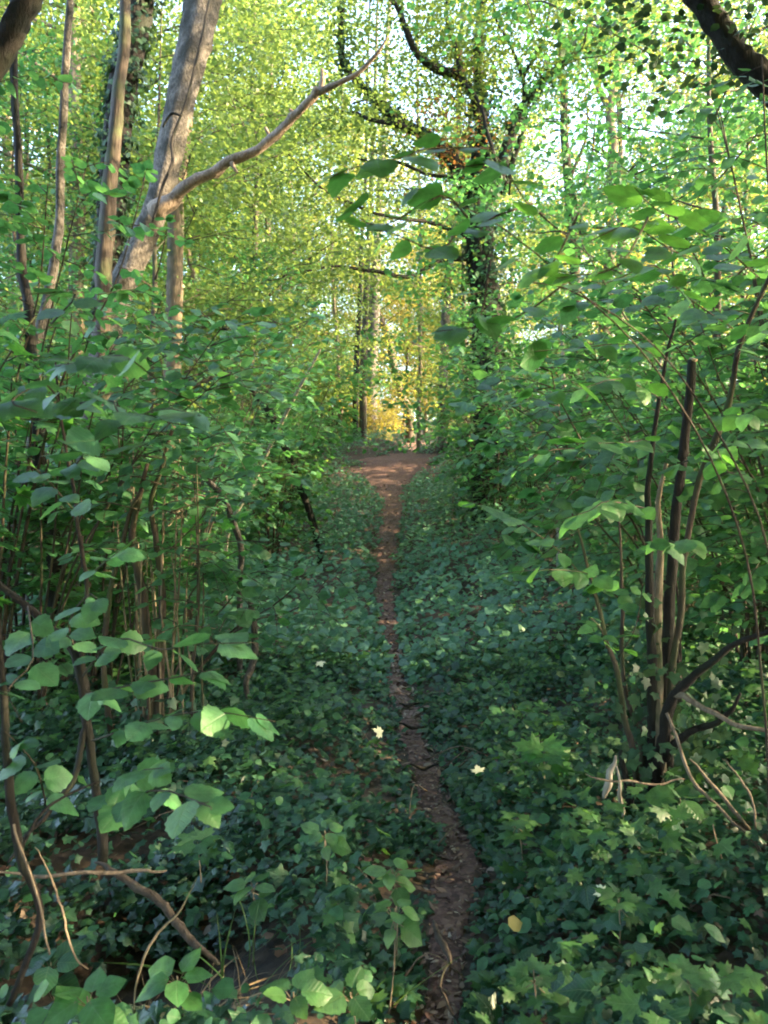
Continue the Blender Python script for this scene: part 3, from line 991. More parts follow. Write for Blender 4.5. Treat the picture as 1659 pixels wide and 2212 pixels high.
for lab, mt, pts, d, wd, sd in CL:
    top = pts[0]
    pts = [(top[0] + (top[0] - pts[1][0]) * 2.0, -250), (top[0] + (top[0] - pts[1][0]) * .8, 60)] + pts
    t, b, sm = traced_tree('woodland_tree', lab, 'tree', M[mt], [(pts, d, [wd[0] * .4, wd[0] * .8] + wd)], seed=sd, wander=.03, sides=9,
                           ivy=[(0, 500, .1, .15)] if sd in (53, 59) else None)
    r2 = np.random.default_rng(sd)
    cc = np.array([D(pts[1][0], 60, d)]) + r2.normal(size=(70, 3)) * [2.2, 2.0, 3.2] + [0, 0, .5]
    crown(t, b, cc, 24, .7, .11, sd + 5, 'canopy', 'far')

# ------------------------------------------------------------------ right coppice stool with the sawn stem
SB = D(1420, 1840, 3.8)
SB[2] = float(gz(SB[0], SB[1]))
st = thing('coppice_stool', 'dark many stemmed coppice stool with one thick sawn off stem right of the path', 'coppice stool', SB)


def stem(parent, base, name, pts, d, wd, mat, seed, sides=9, rough=.05, sub=5, wander=.006):
    tb = Tubes(seed)
    P = tr(pts, d) - base
    tb.add(P, px(np.interp(np.linspace(0, 1, len(P)), np.linspace(0, 1, len(wd)), wd), P[:, 1] + base[1]), sides, sub, rough, wander)
    return tb.obj(name, mat, parent), P


o, P = stem(st, SB, 'sawn_stem', [(1420, 1850), (1417, 1760), (1420, 1690), (1428, 1600), (1441, 1430), (1451, 1260), (1456, 1130), (1474, 1000), (1487, 880), (1497, 778)], 3.8, [44, 33, 28, 26, 24, 22, 21, 20, 19, 18], M['bark_dark'], 70, 12)
tb = Tubes(71)
tp = P[-1]
tb.add([tp + [0, 0, -.002], tp + [.001, -.004, .006]], [.0195, .0192], 12, 1, .02)
tb.obj('cut_face', M['cut_wood'], o)
stem(st, SB, 'stem', [(1400, 1840), (1405, 1700), (1410, 1560), (1408, 1420), (1404, 1300), (1402, 1150), (1400, 1050), (1410, 950), (1425, 860), (1440, 770), (1460, 690)], (3.8, 3.6), [30, 26, 24, 20, 18, 15, 12, 10, 9, 7, 5], M['bark_dark'], 72)
stem(st, SB, 'stem', [(1432, 1830), (1428, 1640), (1422, 1500), (1418, 1380), (1422, 1250), (1428, 1180), (1424, 1080), (1440, 1000)], 3.75, [26, 26, 22, 20, 17, 14, 11, 8], M['stem_pale'], 73)
stem(st, SB, 'stem', [(1440, 1830), (1446, 1660), (1450, 1460), (1472, 1290), (1482, 1160), (1512, 1040), (1545, 960), (1568, 895), (1584, 830), (1592, 760), (1620, 690), (1665, 590), (1700, 480)], (3.8, 3.4), [18, 17, 15, 14, 13, 14, 15, 14, 12, 11, 10, 9, 6], M['bark_brown'], 74)
stem(st, SB, 'stem', [(1376, 1800), (1372, 1640), (1350, 1560), (1332, 1450), (1310, 1380), (1288, 1290), (1262, 1200), (1235, 1110)], (3.8, 3.5), [16, 14, 13, 11, 9, 8, 6, 4], M['bark_brown'], 75)
stem(st, SB, 'stem', [(1385, 1790), (1386, 1640), (1372, 1560), (1350, 1500), (1342, 1380), (1345, 1250), (1338, 1120)], (3.8, 3.9), [18, 15, 12, 10, 9, 7, 4], M['bark_brown'], 76)
stem(st, SB, 'curved_branch', [(1430, 1760), (1424, 1660), (1436, 1590), (1446, 1530), (1462, 1495), (1500, 1462), (1548, 1422), (1600, 1386), (1660, 1366), (1720, 1362)], (3.8, 3.3), [32, 30, 28, 26, 22, 18, 15, 13, 11, 9], M['bark_dark'], 77, 10, .07)
stem(st, SB, 'branch', [(1436, 1640), (1470, 1600), (1500, 1578), (1540, 1566), (1575, 1540), (1600, 1500)], (3.7, 3.4), [20, 17, 15, 13, 10, 6], M['bark_dark'], 78)
stem(st, SB, 'branch', [(1452, 1500), (1480, 1505), (1510, 1525), (1545, 1545), (1590, 1566), (1670, 1582)], (3.6, 3.2), [14, 14, 12, 11, 10, 8], M['dead_wood'], 79)
stem(st, SB, 'stub', [(1360, 1830), (1362, 1760), (1356, 1700), (1346, 1650), (1340, 1622)], 3.7, [26, 22, 18, 13, 8], M['bark_dark'], 80)
stem(st, SB, 'dead_twig', [(1440, 1540), (1470, 1620), (1500, 1690), (1560, 1750), (1610, 1800), (1670, 1880)], (3.5, 3.0), [7, 8, 8, 7, 7, 6], M['dead_wood'], 81, 6)
lv = Leaves()
rr = np.random.default_rng(82)
q = rr.normal(size=(420, 3)) * [.14, .12, .34] + [0, -.05, .30]
lv.add(q, rr.normal(size=(420, 3)) * .5 + [-.2, -.7, .6], rr.normal(size=(420, 3)) * .4 + [0, 0, -.6], .05 * (.6 + .7 * rr.random(420)))
lv.obj('ivy', 'ivy', M['tree_ivy'], st)


def fol(parent, base, sprays, leaf, seed, mat='hazel', tpl='hazel', step=.075, twig=M['bark_brown'], r0=.0032):
    """leafy twigs traced as lists of (u, v, d) points"""
    r = np.random.default_rng(seed)
    lv = Leaves()
    for pts in sprays:
        tb = Tubes(seed)
        P = np.array([D(*p) for p in pts]) - base
        P[1:] += r.normal(size=(len(P) - 1, 3)) * .025
        spray(tb, lv, P, r0, r, leaf, step, 6, start=.1)
        tb.obj('twig', twig, parent)
    return lv.obj('foliage', tpl, M[mat], parent)


fol(st, SB, [
    [(1600, 720, 3.3), (1500, 640, 2.8), (1400, 600, 2.4), (1300, 585, 2.2), (1220, 590, 2.1)],
    [(1640, 600, 3.3), (1540, 500, 2.6), (1450, 440, 2.1), (1360, 430, 1.85)],
    [(1500, 560, 2.7), (1440, 540, 2.4), (1330, 500, 2.1), (1290, 520, 2.0)],
    [(1440, 780, 3.6), (1370, 740, 3.1), (1270, 720, 2.7), (1180, 740, 2.5)],
    [(1425, 860, 3.6), (1330, 830, 3.1), (1230, 830, 2.7), (1120, 860, 2.6)],
    [(1590, 770, 3.4), (1640, 700, 3.0), (1690, 660, 2.7)],
    [(1560, 900, 3.5), (1610, 880, 2.9), (1660, 860, 2.6)],
    [(1410, 950, 3.6), (1300, 950, 3.1), (1200, 960, 2.8)],
    [(1402, 1100, 3.6), (1330, 1090, 3.1), (1240, 1120, 2.8), (1170, 1150, 2.7)],
    [(1474, 1000, 3.7), (1540, 980, 3.1), (1610, 960, 2.8)],
    [(1430, 1180, 3.6), (1440, 1150, 3.0), (1470, 1160, 2.6), (1520, 1170, 2.4)],
    [(1342, 1300, 3.8), (1270, 1250, 3.3), (1180, 1230, 3.0), (1090, 1250, 2.9)],
    [(1545, 960, 3.5), (1590, 1010, 3.0), (1640, 1040, 2.8)],
    [(1335, 1420, 3.7), (1380, 1330, 3.6), (1400, 1270, 3.5)],
    [(1310, 1400, 3.6), (1300, 1360, 3.4), (1290, 1310, 3.3), (1270, 1380, 3.2)],
    [(1288, 1290, 3.5), (1200, 1180, 3.2), (1100, 1120, 3.0), (1010, 1110, 2.9)],
], .095, 83)

# arching hazel shoots that hang into the middle of the view from the right
B2 = D(1675, 1860, 3.0)
B2[2] = float(gz(B2[0], B2[1]))
hz = thing('hazel_bush', 'arching hazel shoots with large bright leaves hanging in the upper middle', 'hazel bush', B2)
stem(hz, B2, 'stem', [(1660, 1860), (1650, 1500), (1590, 1130), (1420, 800), (1190, 575), (1060, 480), (920, 410), (790, 372)], (3.0, 1.75), [7, 6, 5, 4, 3.5, 3, 2.5, 2], M['bark_brown'], 84, 7)
stem(hz, B2, 'stem', [(1690, 1860), (1690, 1480), (1640, 1120), (1460, 800), (1250, 640), (1120, 610), (1010, 640)], (3.0, 2.1), [7, 6, 5, 4, 3.5, 3, 2], M['bark_brown'], 85, 7)
fol(hz, B2, [
    [(1060, 320, 1.92), (960, 340, 1.84), (860, 360, 1.76), (760, 365, 1.68), (735, 385, 1.68)],
    [(1010, 470, 1.92), (920, 470, 1.84), (830, 460, 1.76), (755, 440, 1.72)],
    [(960, 430, 1.92), (900, 400, 1.84), (850, 385, 1.76)],
    [(1150, 440, 2.00), (1080, 520, 1.92), (1040, 580, 1.88)],
    [(1000, 480, 1.92), (930, 510, 1.84), (870, 530, 1.76), (790, 540, 1.76)],
    [(1250, 460, 2.00), (1180, 540, 1.92), (1120, 560, 1.84)],
    [(1400, 470, 2.00), (1320, 560, 1.92), (1250, 620, 1.84), (1190, 640, 1.84)],
    [(1250, 590, 2.00), (1100, 640, 1.92), (1010, 670, 1.84)],
    [(1060, 560, 1.92), (1010, 640, 1.84), (990, 690, 1.84)],
    [(1100, 420, 2.00), (1050, 400, 1.92), (970, 390, 1.84)],
], .078, 86, step=.055)

# ------------------------------------------------------------------ left foreground bushes
B3 = D(215, 1760, 2.7)
B3[2] = float(gz(B3[0], B3[1]))
hb = thing('hazel_bush', 'near hazel bush with forked dark stem and broad leaves on the left', 'hazel bush', B3)
stem(hb, B3, 'stem', [(222, 1860), (212, 1740), (200, 1640), (188, 1560), (180, 1480), (160, 1405), (112, 1362), (60, 1310), (-10, 1245), (-60, 1180)], 2.7, [22, 20, 18, 20, 24, 24, 20, 16, 13, 10], M['bark_dark'], 90)
stem(hb, B3, 'stem', [(180, 1480), (176, 1400), (184, 1290), (180, 1200), (166, 1110), (150, 1010), (130, 900), (120, 780)], (2.7, 2.5), [16, 13, 11, 10, 9, 8, 6, 4], M['bark_dark'], 91)
stem(hb, B3, 'stem', [(190, 1560), (160, 1680), (110, 1740), (60, 1800), (20, 1860)], (2.7, 2.4), [14, 12, 10, 8, 6], M['bark_dark'], 92)
fol(hb, B3, [
    [(180, 1460, 2.6), (230, 1400, 2.3), (330, 1390, 2.1), (430, 1400, 2.0), (520, 1410, 1.95)],
    [(186, 1500, 2.6), (290, 1470, 2.2), (380, 1460, 2.05), (460, 1460, 2.0)],
    [(200, 1600, 2.6), (330, 1560, 2.3), (480, 1560, 2.1), (600, 1565, 2.0)],
    [(160, 1400, 2.6), (170, 1350, 2.3), (210, 1330, 2.1), (220, 1300, 2.05)],
    [(215, 1780, 2.6), (330, 1720, 2.1), (420, 1740, 1.8), (480, 1775, 1.7)],
    [(212, 1740, 2.6), (300, 1690, 2.2), (380, 1680, 1.95)],
    [(150, 1020, 2.5), (230, 940, 2.0), (330, 900, 1.8), (430, 890, 1.7)],
    [(120, 790, 2.5), (200, 780, 2.0), (290, 790, 1.7), (370, 800, 1.6)],
    [(140, 900, 2.5), (90, 850, 2.0), (60, 880, 1.7), (20, 900, 1.6)],
    [(166, 1110, 2.6), (100, 1050, 2.2), (30, 1020, 2.0)],
    [(184, 1250, 2.6), (280, 1200, 2.3), (380, 1180, 2.2)],
    [(60, 1310, 2.6), (40, 1420, 2.3), (30, 1500, 2.1), (40, 1560, 2.0)],
    [(100, 1740, 2.5), (60, 1660, 2.2), (20, 1600, 2.0)],
    [(110, 700, 2.4), (180, 650, 2.2), (60, 640, 2.1)],
    [(130, 880, 2.4), (210, 870, 2.0), (280, 950, 1.85), (340, 960, 1.8)],
], .09, 93, mat='shrub')

B4 = D(30, 2150, 2.15)
B4[2] = float(gz(B4[0], B4[1]))
lb = thing('dead_bush', 'bare black stem with dead side twigs at the lower left edge', 'dead bush', B4)
stem(lb, B4, 'stem', [(20, 2170), (62, 2080), (84, 1985), (66, 1900), (40, 1830), (24, 1750), (16, 1650), (6, 1500), (-10, 1300)], 2.15, [14, 14, 15, 17, 20, 20, 18, 15, 10], M['bark_dark'], 94)
stem(lb, B4, 'dead_twig', [(45, 1840), (90, 1760), (140, 1720), (220, 1690)], (2.15, 2.4), [7, 7, 6, 4], M['bark_dark'], 95, 6)
stem(lb, B4, 'dead_twig', [(30, 1780), (60, 1880), (90, 1990), (105, 2060)], (2.1, 2.0), [6, 6, 5, 4], M['dead_wood'], 96, 6)


def lying(name, label, cat, pts, d, wd, mat, seed, sides=8):
    P = tr(pts, d)
    b = P[-1].copy()
    t = thing(name, label, cat, b)
    tb = Tubes(seed)
    tb.add(P - b, px(np.interp(np.linspace(0, 1, len(P)), np.linspace(0, 1, len(wd)), wd), P[:, 1]), sides, 5, .06, .004)
    tb.obj('branch', mat, t)
    return t


def stick(name, label, cat, pts, d, wd, mat, seed, sides=8):
    P = tr(pts, d)
    tb = Tubes(seed)
    b = P[-1].copy()
    wd = [wd[0] * .5] + list(wd[1:-1]) + [wd[-1] * .5]
    tb.add(P - b, px(np.interp(np.linspace(0, 1, len(P)), np.linspace(0, 1, len(wd)), wd), P[:, 1]), sides, 5, .09, .008)
    o = tb.obj(name, mat)
    o.location = tuple(b)
    return tag(o, label, cat)


stick('stick', 'long straight grey stick lying level at the lower left edge', 'stick', [(-20, 1888), (80, 1890), (200, 1886), (300, 1886), (365, 1884)], 2.4, [8, 8, 8, 8, 6], M['dead_wood'], 100)
stick('fallen_branch', 'dark fallen branch bending down through the ivy at lower left', 'branch', [(205, 1862), (250, 1885), (300, 1920), (345, 1950), (375, 1985), (420, 2032), (475, 2080)], (2.5, 2.25), [10, 16, 19, 20, 20, 18, 14], M['bark_brown'], 101)
stick('stick', 'thin pale twig arching up from the dark hollow at lower left', 'stick', [(75, 1830), (100, 1880), (130, 1960), (160, 2040), (190, 2100)], 2.3, [3, 4, 5, 5, 4], M['dead_wood'], 102, 6)
stick('stick', 'thin green stalk slanting over the bare earth at lower left', 'stick', [(425, 1895), (380, 1970), (330, 2030), (300, 2100), (290, 2200)], 2.2, [3, 4, 5, 5, 4], M['stem_pale'], 103, 6)
stick('stick', 'pale broken stick leaning on the coppice stool, topmost of the dead sticks', 'stick', [(1330, 1632), (1318, 1670), (1308, 1700), (1302, 1722)], 3.45, [10, 14, 15, 12], M['white_wood'], 104)
stick('stick', 'grey upright broken stick left of the coppice stool foot', 'stick', [(1332, 1655), (1340, 1700), (1345, 1740), (1347, 1768)], 3.4, [7, 9, 10, 9], M['white_wood'], 105)
stick('stick', 'long thin twig lying level across the front of the coppice stool', 'stick', [(1268, 1674), (1310, 1686), (1370, 1690), (1430, 1692), (1480, 1684)], 3.4, [4, 5, 5, 5, 4], M['dead_wood'], 106, 6)
stick('stick', 'long dead branch sloping down to the lower right edge', 'stick', [(1490, 1640), (1545, 1700), (1590, 1760), (1640, 1820), (1700, 1880)], (3.4, 3.0), [6, 8, 8, 8, 7], M['dead_wood'], 107, 7)
stick('stick', 'crooked thin twig above the sloping dead branch at lower right', 'stick', [(1560, 1640), (1600, 1690), (1625, 1735), (1630, 1790), (1660, 1830)], (3.3, 3.1), [4, 5, 5, 5, 4], M['dead_wood'], 108, 6)
stick('stick', 'pair forming fine twig hanging below the dead branches at lower right', 'stick', [(1540, 1780), (1560, 1860), (1575, 1930), (1590, 2000)], 2.9, [3, 4, 4, 3], M['dead_wood'], 109, 6)
stick('fallen_branch', 'short dark log lying along the near end of the path', 'branch', [(936, 1990), (946, 2020), (958, 2050), (972, 2080)], (2.72, 2.5), [12, 15, 15, 12], M['bark_brown'], 110)
stick('stick', 'curved pale root lying on the path at the bottom of the view', 'stick', [(968, 2085), (955, 2120), (962, 2160), (985, 2200), (1000, 2240)], (2.5, 2.32), [4, 5, 5, 5, 4], M['bark_brown'], 111, 7)
for k, (uv, d, lab) in enumerate([([(862, 1520), (885, 1524), (908, 1518)], 5.6, 'small dark root across the narrow part of the path'), ([(862, 1562), (890, 1572), (915, 1570)], 5.45, 'dark root across the path below the narrow part'),
                                  ([(885, 1650), (915, 1658), (945, 1650)], 4.75, 'dark root across the path, nearest of the three')]):
    stick('root', lab, 'root', uv, d, [6, 8, 6], M['bark_dark'], 112 + k, 7)

# ------------------------------------------------------------------ thicket of thin stems on the left
B5 = D(370, 1650, 5.0)
B5[2] = float(gz(B5[0], B5[1]))
th = thing('hazel_thicket', 'dense clump of thin upright pale stems left of the path', 'hazel bush', B5)
rr = np.random.default_rng(120)
for k in range(22):
    u0 = 300 + 135 * rr.random()
    u1 = 370 + (u0 - 370) * (1.15 + .5 * rr.random()) + rr.normal() * 14
    v1 = 1230 - 230 * rr.random() if k % 3 else 900 + 180 * rr.random()
    d0 = 4.8 + .55 * rr.random()
    mid = [((u0 * (1 - s_) + u1 * s_) + rr.normal() * 5, 1660 + (v1 - 1660) * s_) for s_ in (0, .3, .6, 1)]
    stem(th, B5, 'stem', mid, (d0, d0 + rr.normal() * .3), [6.5 - 3 * rr.random(), 5.5, 4.5, 2.5], M['stem_pale'] if k % 4 else M['bark_brown'], 121 + k, 5, .04, 4, .008)
for k, (pts, wd) in enumerate([
    ([(300, 1700), (330, 1500), (322, 1400), (300, 1250), (285, 1160), (300, 1080), (318, 1000)], [26, 24, 22, 20, 16, 12, 9]),
    ([(340, 1690), (345, 1500), (352, 1300), (340, 1180), (325, 1090), (345, 1020), (372, 930)], [18, 18, 15, 13, 11, 9, 8]),
    ([(250, 1650), (225, 1460), (235, 1300), (262, 1190), (285, 1100), (310, 1050)], [14, 12, 11, 10, 9, 7]),
    ([(330, 1660), (360, 1580), (385, 1540), (440, 1560), (400, 1620), (330, 1650)], [7, 7, 6, 5, 5, 5])]):
    stem(th, B5, 'stem', pts, (5.0, 4.7), wd, M['bark_brown'], 170 + k, 8)
stem(th, B5, 'dead_branch', [(410, 1625), (440, 1590), (470, 1560)], 4.7, [14, 13, 9], M['dead_wood'], 176, 7)
tb, lv = Tubes(177), Leaves()
for k in range(46):
    u, v, d0 = 300 + 190 * rr.random(), 950 + 420 * rr.random(), 4.5 + .9 * rr.random()
    a = rr.random() * 6.28
    b0 = D(u, v, d0) - B5
    ln = .35 + .35 * rr.random()
    spray(tb, lv, [b0, b0 + [math.cos(a) * ln * .5, math.sin(a) * ln * .5, .05], b0 + [math.cos(a) * ln, math.sin(a) * ln, -.02]], .004, rr, .085, .07, 4)
q = rr.normal(size=(500, 3)) * [.30, .22, .14] + [0, -.1, .12]
tb.obj('twig', M['bark_brown'], th)
lv.obj('foliage', 'broad', M['shrub'], th)
lv = Leaves()
lv.add(q, rr.normal(size=(500, 3)) * .5 + [-.2, -.6, .7], rr.normal(size=(500, 3)) * .4 + [0, 0, -.6], .055 * (.6 + .7 * rr.random(500)))
lv.obj('ivy', 'ivy', M['ivy'], th)

# ------------------------------------------------------------------ bushes on both sides of the path
protos = []
for k, (nst, H, sp, leaf, nsp) in enumerate([(9, 2.8, 1.0, .098, 19), (11, 2.1, .95, .09, 15), (9, 3.8, 1.3, .098, 22), (12, 1.35, .85, .088, 11)]):
    tb, lv = shrub_parts(200 + k, nst, H, sp, leaf, step=.052, nsp=nsp, low=.12)
    protos.append((tb.mesh('bush_stems'), lv.mesh('bush_foliage', 'broad')))
    protos[-1][0].materials.append(M['stem_pale'] if k % 2 else M['bark_brown'])
    protos[-1][1].materials.append(M['shrub'])
tb, lv = shrub_parts(209, 7, 2.7, .9, .135, step=.085, nsp=13, twig=(.3, .6), low=.2)
protos.append((tb.mesh('bush_stems'), lv.mesh('bush_foliage', 'maple')))
protos[-1][0].materials.append(M['bark_brown'])
protos[-1][1].materials.append(M['hazel'])
NAME = ['tall arching hazel bush', 'rounded leafy bush', 'tall open hazel bush', 'low leafy bush']


def bush(k, x, y, rz, sc, label, group):
    t = thing({3: 'low_bush', 4: 'maple_sapling'}.get(k, 'hazel_bush'), label, 'bush', (x, y, float(gz(x, y)) - .02), group)
    t.rotation_euler = (0, 0, rz)
    t.scale = (sc, sc, sc)
    link('stems', protos[k][0], None, t)
    link('foliage', protos[k][1], None, t)
    return t


for k, x, y, rz, sc, lab in [
    (2, 2.9, 5.5, .4, 1.0, 'tall hazel bush with layered leaves right behind the coppice stool'),
    (4, 3.3, 4.6, 1.0, 1.0, 'broad leaved maple sapling bush at the right edge behind the coppice stool'),
    (0, 3.0, 6.6, 4.0, 1.1, 'hazel bush at the right edge beyond the maple sapling bush'),
    (2, -2.75, 5.6, 3.0, 1.0, 'tall hazel bush behind the thicket of thin stems on the left'),
    (4, -2.2, 6.3, 5.0, .95, 'broad leaved maple sapling bush behind the thin stem thicket'),
    (4, -2.9, 4.4, 2.0, 1.05, 'broad leaved maple sapling bush at the left edge'),
    (0, -2.5, 7.2, 5.2, 1.0, 'hazel bush behind the curved dead branch on the left'),
]:
    bush(k, x, y, rz, sc, lab, 'bushes of the near thicket')



def layer_bush(name, label, base, win, n, seed, leaf=.10, nst=6, bias=-1.0, mat='shrub'):
    """open bush whose level leafy twigs fill the space between its stems; win = (u0, u1, v0, v1, d0, d1)"""
    r = np.random.default_rng(seed)
    b = np.array([base[0], base[1], float(gz(*base))])
    t = thing(name, label, 'bush', b, 'bushes of the near thicket')
    tb, lv = Tubes(seed), Leaves()
    tw = tb
    st_ = []
    for k in range(nst):
        e = D(win[0] + (win[1] - win[0]) * (k + r.random()) / nst, win[2] + (win[3] - win[2]) * .35 * r.random(), win[4] + (win[5] - win[4]) * r.random()) - b
        tt = np.linspace(0, 1, 6)[:, None]
        pts = np.concatenate([e[None, :2] * tt ** 1.6, e[None, 2:] * (1.15 * tt - .15 * tt * tt)], 1) + r.normal(size=(6, 3)) * .05 * tt
        pts[0, 2] = -.05
        tb.add(pts, [.012, .003], 6, 4, .05, .01)
        st_.append(smooth_line(pts, np.zeros(6), 6)[0])
    allp = np.concatenate(st_)
    for k in range(n):
        e = D(win[0] + (win[1] - win[0]) * r.random(), win[2] + (win[3] - win[2]) * r.random(), win[4] + (win[5] - win[4]) * r.random()) - b
        s0 = allp[np.argmin(((allp - e) ** 2 * [1, 1, 2.5]).sum(1))]
        v = e - s0
        ln = np.linalg.norm(v)
        if ln > .95:
            s0 = e - v / ln * .95
        if ln < .3:
            a = r.random() * 6.28
            e = s0 + np.array([math.cos(a) * .45, math.sin(a) * .45, .03])
        spray(tw, lv, [s0, (s0 + e) / 2 + [0, 0, .05 + r.normal() * .02], e + [0, 0, -.03]], .0035, r, leaf, .062, 4)
    tb.obj('stems', M['bark_brown'], t)
    lv.obj('foliage', 'broad' if win[4] > 4 else 'hazel', M[mat], t)


layer_bush('hazel_bush', 'spreading hazel with level leaf layers between path and coppice stool', (2.0, 5.4), (1010, 1500, 800, 1260, 3.6, 5.6), 70, 600)
layer_bush('hazel_bush', 'spreading hazel with level leaf layers on the right bank behind the white dead stem', (3.2, 7.6), (960, 1660, 640, 1130, 6.0, 8.6), 120, 602, .095)
layer_bush('hazel_bush', 'spreading leafy hazel at the right edge behind the sawn stem', (2.7, 4.9), (1380, 1700, 640, 1300, 3.9, 5.4), 60, 604)
layer_bush('hazel_bush', 'bright hazel hanging over the right side of the path near its head', (2.6, 14), (920, 1240, 640, 1060, 12.5, 15.5), 140, 606, .11, 8)
layer_bush('hazel_bush', 'spreading hazel with level leaf layers left of the path behind the dead pole', (-2.2, 9), (440, 700, 680, 1080, 8, 10.5), 120, 608, .10, 7)
layer_bush('hazel_bush', 'spreading leafy hazel in front of the leaning trunk foot', (-2.4, 5.6), (130, 560, 640, 1130, 4.2, 6.4), 110, 610, .10)
layer_bush('hazel_bush', 'leafy hazel leaning toward the path left of its head', (-3.2, 15), (450, 690, 560, 980, 13.5, 17), 120, 612, .12, 8)
layer_bush('hazel_bush', 'low spreading hazel twigs over the ground left of the path', (-1.5, 5.6), (420, 800, 1230, 1420, 4.2, 5.8), 26, 614, .09, 4)

rr = np.random.default_rng(210)
spots = []
for y, side, off in [(6.6, 1, 2.2), (7.4, 1, 3.6), (8.2, 1, 1.9), (9.2, 1, 3.0), (9.6, 1, 4.6), (10.5, 1, 1.8), (11.5, 1, 3.6), (12.4, 1, 5.4), (13, 1, 2.0), (14.5, 1, 3.6), (15.5, 1, 6.2), (16.5, 1, 2.2), (18, 1, 4.4),
                     (19.5, 1, 2.4), (21, 1, 6.5), (22.5, 1, 3.2), (25, 1, 5), (27, 1, 9), (28, 1, 3.6), (31, 1, 6.5), (35, 1, 11),
                     (6.4, -1, 3.0), (7.6, -1, 2.0), (8.6, -1, 3.6), (9.6, -1, 2.2), (10.8, -1, 4.4), (11.6, -1, 2.4), (13, -1, 3.4), (13.6, -1, 5.8), (14.8, -1, 2.0), (16.4, -1, 4.2), (18, -1, 2.4), (19.6, -1, 6.4),
                     (21, -1, 3.4), (23, -1, 5.2), (24.5, -1, 3.0), (27, -1, 8), (28, -1, 4), (31, -1, 6), (35, -1, 9), (36, -1, 4.6),
                     (17, 1, 8.0), (23, 1, 8.5), (25.5, 1, 2.6), (30, 1, 3.0), (30, 1, 11), (33, 1, 4.2), (14, 1, 5), (20, 1, 4.6), (17, -1, 6.6), (22, -1, 7.6), (26, -1, 5.6), (26, -1, 2.6), (30, -1, 3.2),
                     (31, -1, 10), (33, -1, 3.4), (38, -1, 6.6), (39, -1, 2.6), (15, -1, 3.4), (20, -1, 4.6), (43, -1, 1.4), (44, -1, 6)]:
    spots.append((y, side, off))
seen = {}
for i, (y, side, off) in enumerate(spots):
    if y < 14:
        off = max(off, 2.9 if side > 0 else 2.5)
    if y > 22:
        off = max(off, 3.3)
    k = [2, 0, 1, 0, 3, 1][i % 6] if off > 2.3 else [1, 3, 0][i % 3]
    y = y + rr.normal() * .25
    x = float(pathx(y)) + side * (off + pathw(y) * .5)
    sc = (.85 + .3 * rr.random()) * (1 if y < 12 else 1.25 if y < 20 else 1.5)
    where = ('right' if side > 0 else 'left')
    zone = 'near the foot of the slope' if y < 9 else 'halfway up the slope' if y < 17 else 'high on the slope' if y < 26 else 'by the head of the path'
    far = 'close' if off < 2.5 else 'well' if off < 4.5 else 'far'
    lab = f'{NAME[k]} {zone}, {far} {where} of the path'
    bush(k, x, y, rr.random() * 6.28, sc, lab, f'bushes on the {where} of the path')

# ------------------------------------------------------------------ the wood behind
tp = []
for k, (H, R, nl, c0, tr_) in enumerate([(19, 4.4, 30, .10, .17), (16, 4.0, 28, .08, .13), (22, 4.8, 32, .14, .2), (13, 3.6, 24, .06, .10)]):
    tb, lv = tree_parts(300 + k, H, R, .125, nl, c0, tr_, cl=.8, per=50)
    a, c = tb.mesh('woodland_trunk'), lv.mesh('woodland_crown', 'far')
    a.materials.append(M['bark_brown'] if k % 2 else M['bark_beige'])
    c.materials.append(M['canopy'])
    tp.append((a, c))
for k, (H, R, nl, c0, tr_) in enumerate([(13, 3.6, 30, .12, .07), (10, 3.2, 26, .14, .06)]):
    tb, lv = tree_parts(330 + k, H, R, .085, nl, c0, tr_, cl=.95, per=40, flat=.16)
    tp.append((tb.mesh('layered_trunk'), lv.mesh('layered_crown', 'mid')))
    tp[-1][0].materials.append(M['bark_brown'])
    tp[-1][1].materials.append(M['shrub'] if k else M['canopy'])
for k in (0, 1):  # same crowns recoloured as if in golden sun
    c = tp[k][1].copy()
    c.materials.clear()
    c.materials.append(M['canopy_sun_tint'])
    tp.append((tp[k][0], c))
TN = ['tall leafy tree', 'slim leafy tree', 'tall broad tree', 'small young tree', '', '', 'tall sun tinted tree', 'slim sun tinted tree']


def wood_tree(k, x, y, rz, sc, label, group):
    t = thing('woodland_tree', label, 'tree', (x, y, float(gz(x, y))), group)
    t.rotation_euler = (0, 0, rz)
    t.scale = (sc, sc, sc)
    link('trunk', tp[k][0], None, t)
    link('crown', tp[k][1], None, t)


for i, (x, y, lab) in enumerate([(-4.3, 14, 'young tree with layered leaves behind the leaning trunk'), (-7, 15.5, 'young tree with layered leaves at the far left'), 
        (-8.5, 21, 'young layered tree at the left edge in the middle distance'), (-5.2, 22, 'young layered tree behind the pink leaning trunk'), 
        (2.6, 24, 'young layered tree beside the ivy covered tree'), (6, 17, 'young layered tree in front of the forked trunk'), (8.6, 20, 'young layered tree at the right edge in the middle distance'),
        (5.0, 12, 'young layered tree high on the right bank')]):
    wood_tree(4 + (i % 2), x, y, i * 1.9, .85 + .25 * ((i * 7) % 5) / 4, lab, 'young trees along the slope')

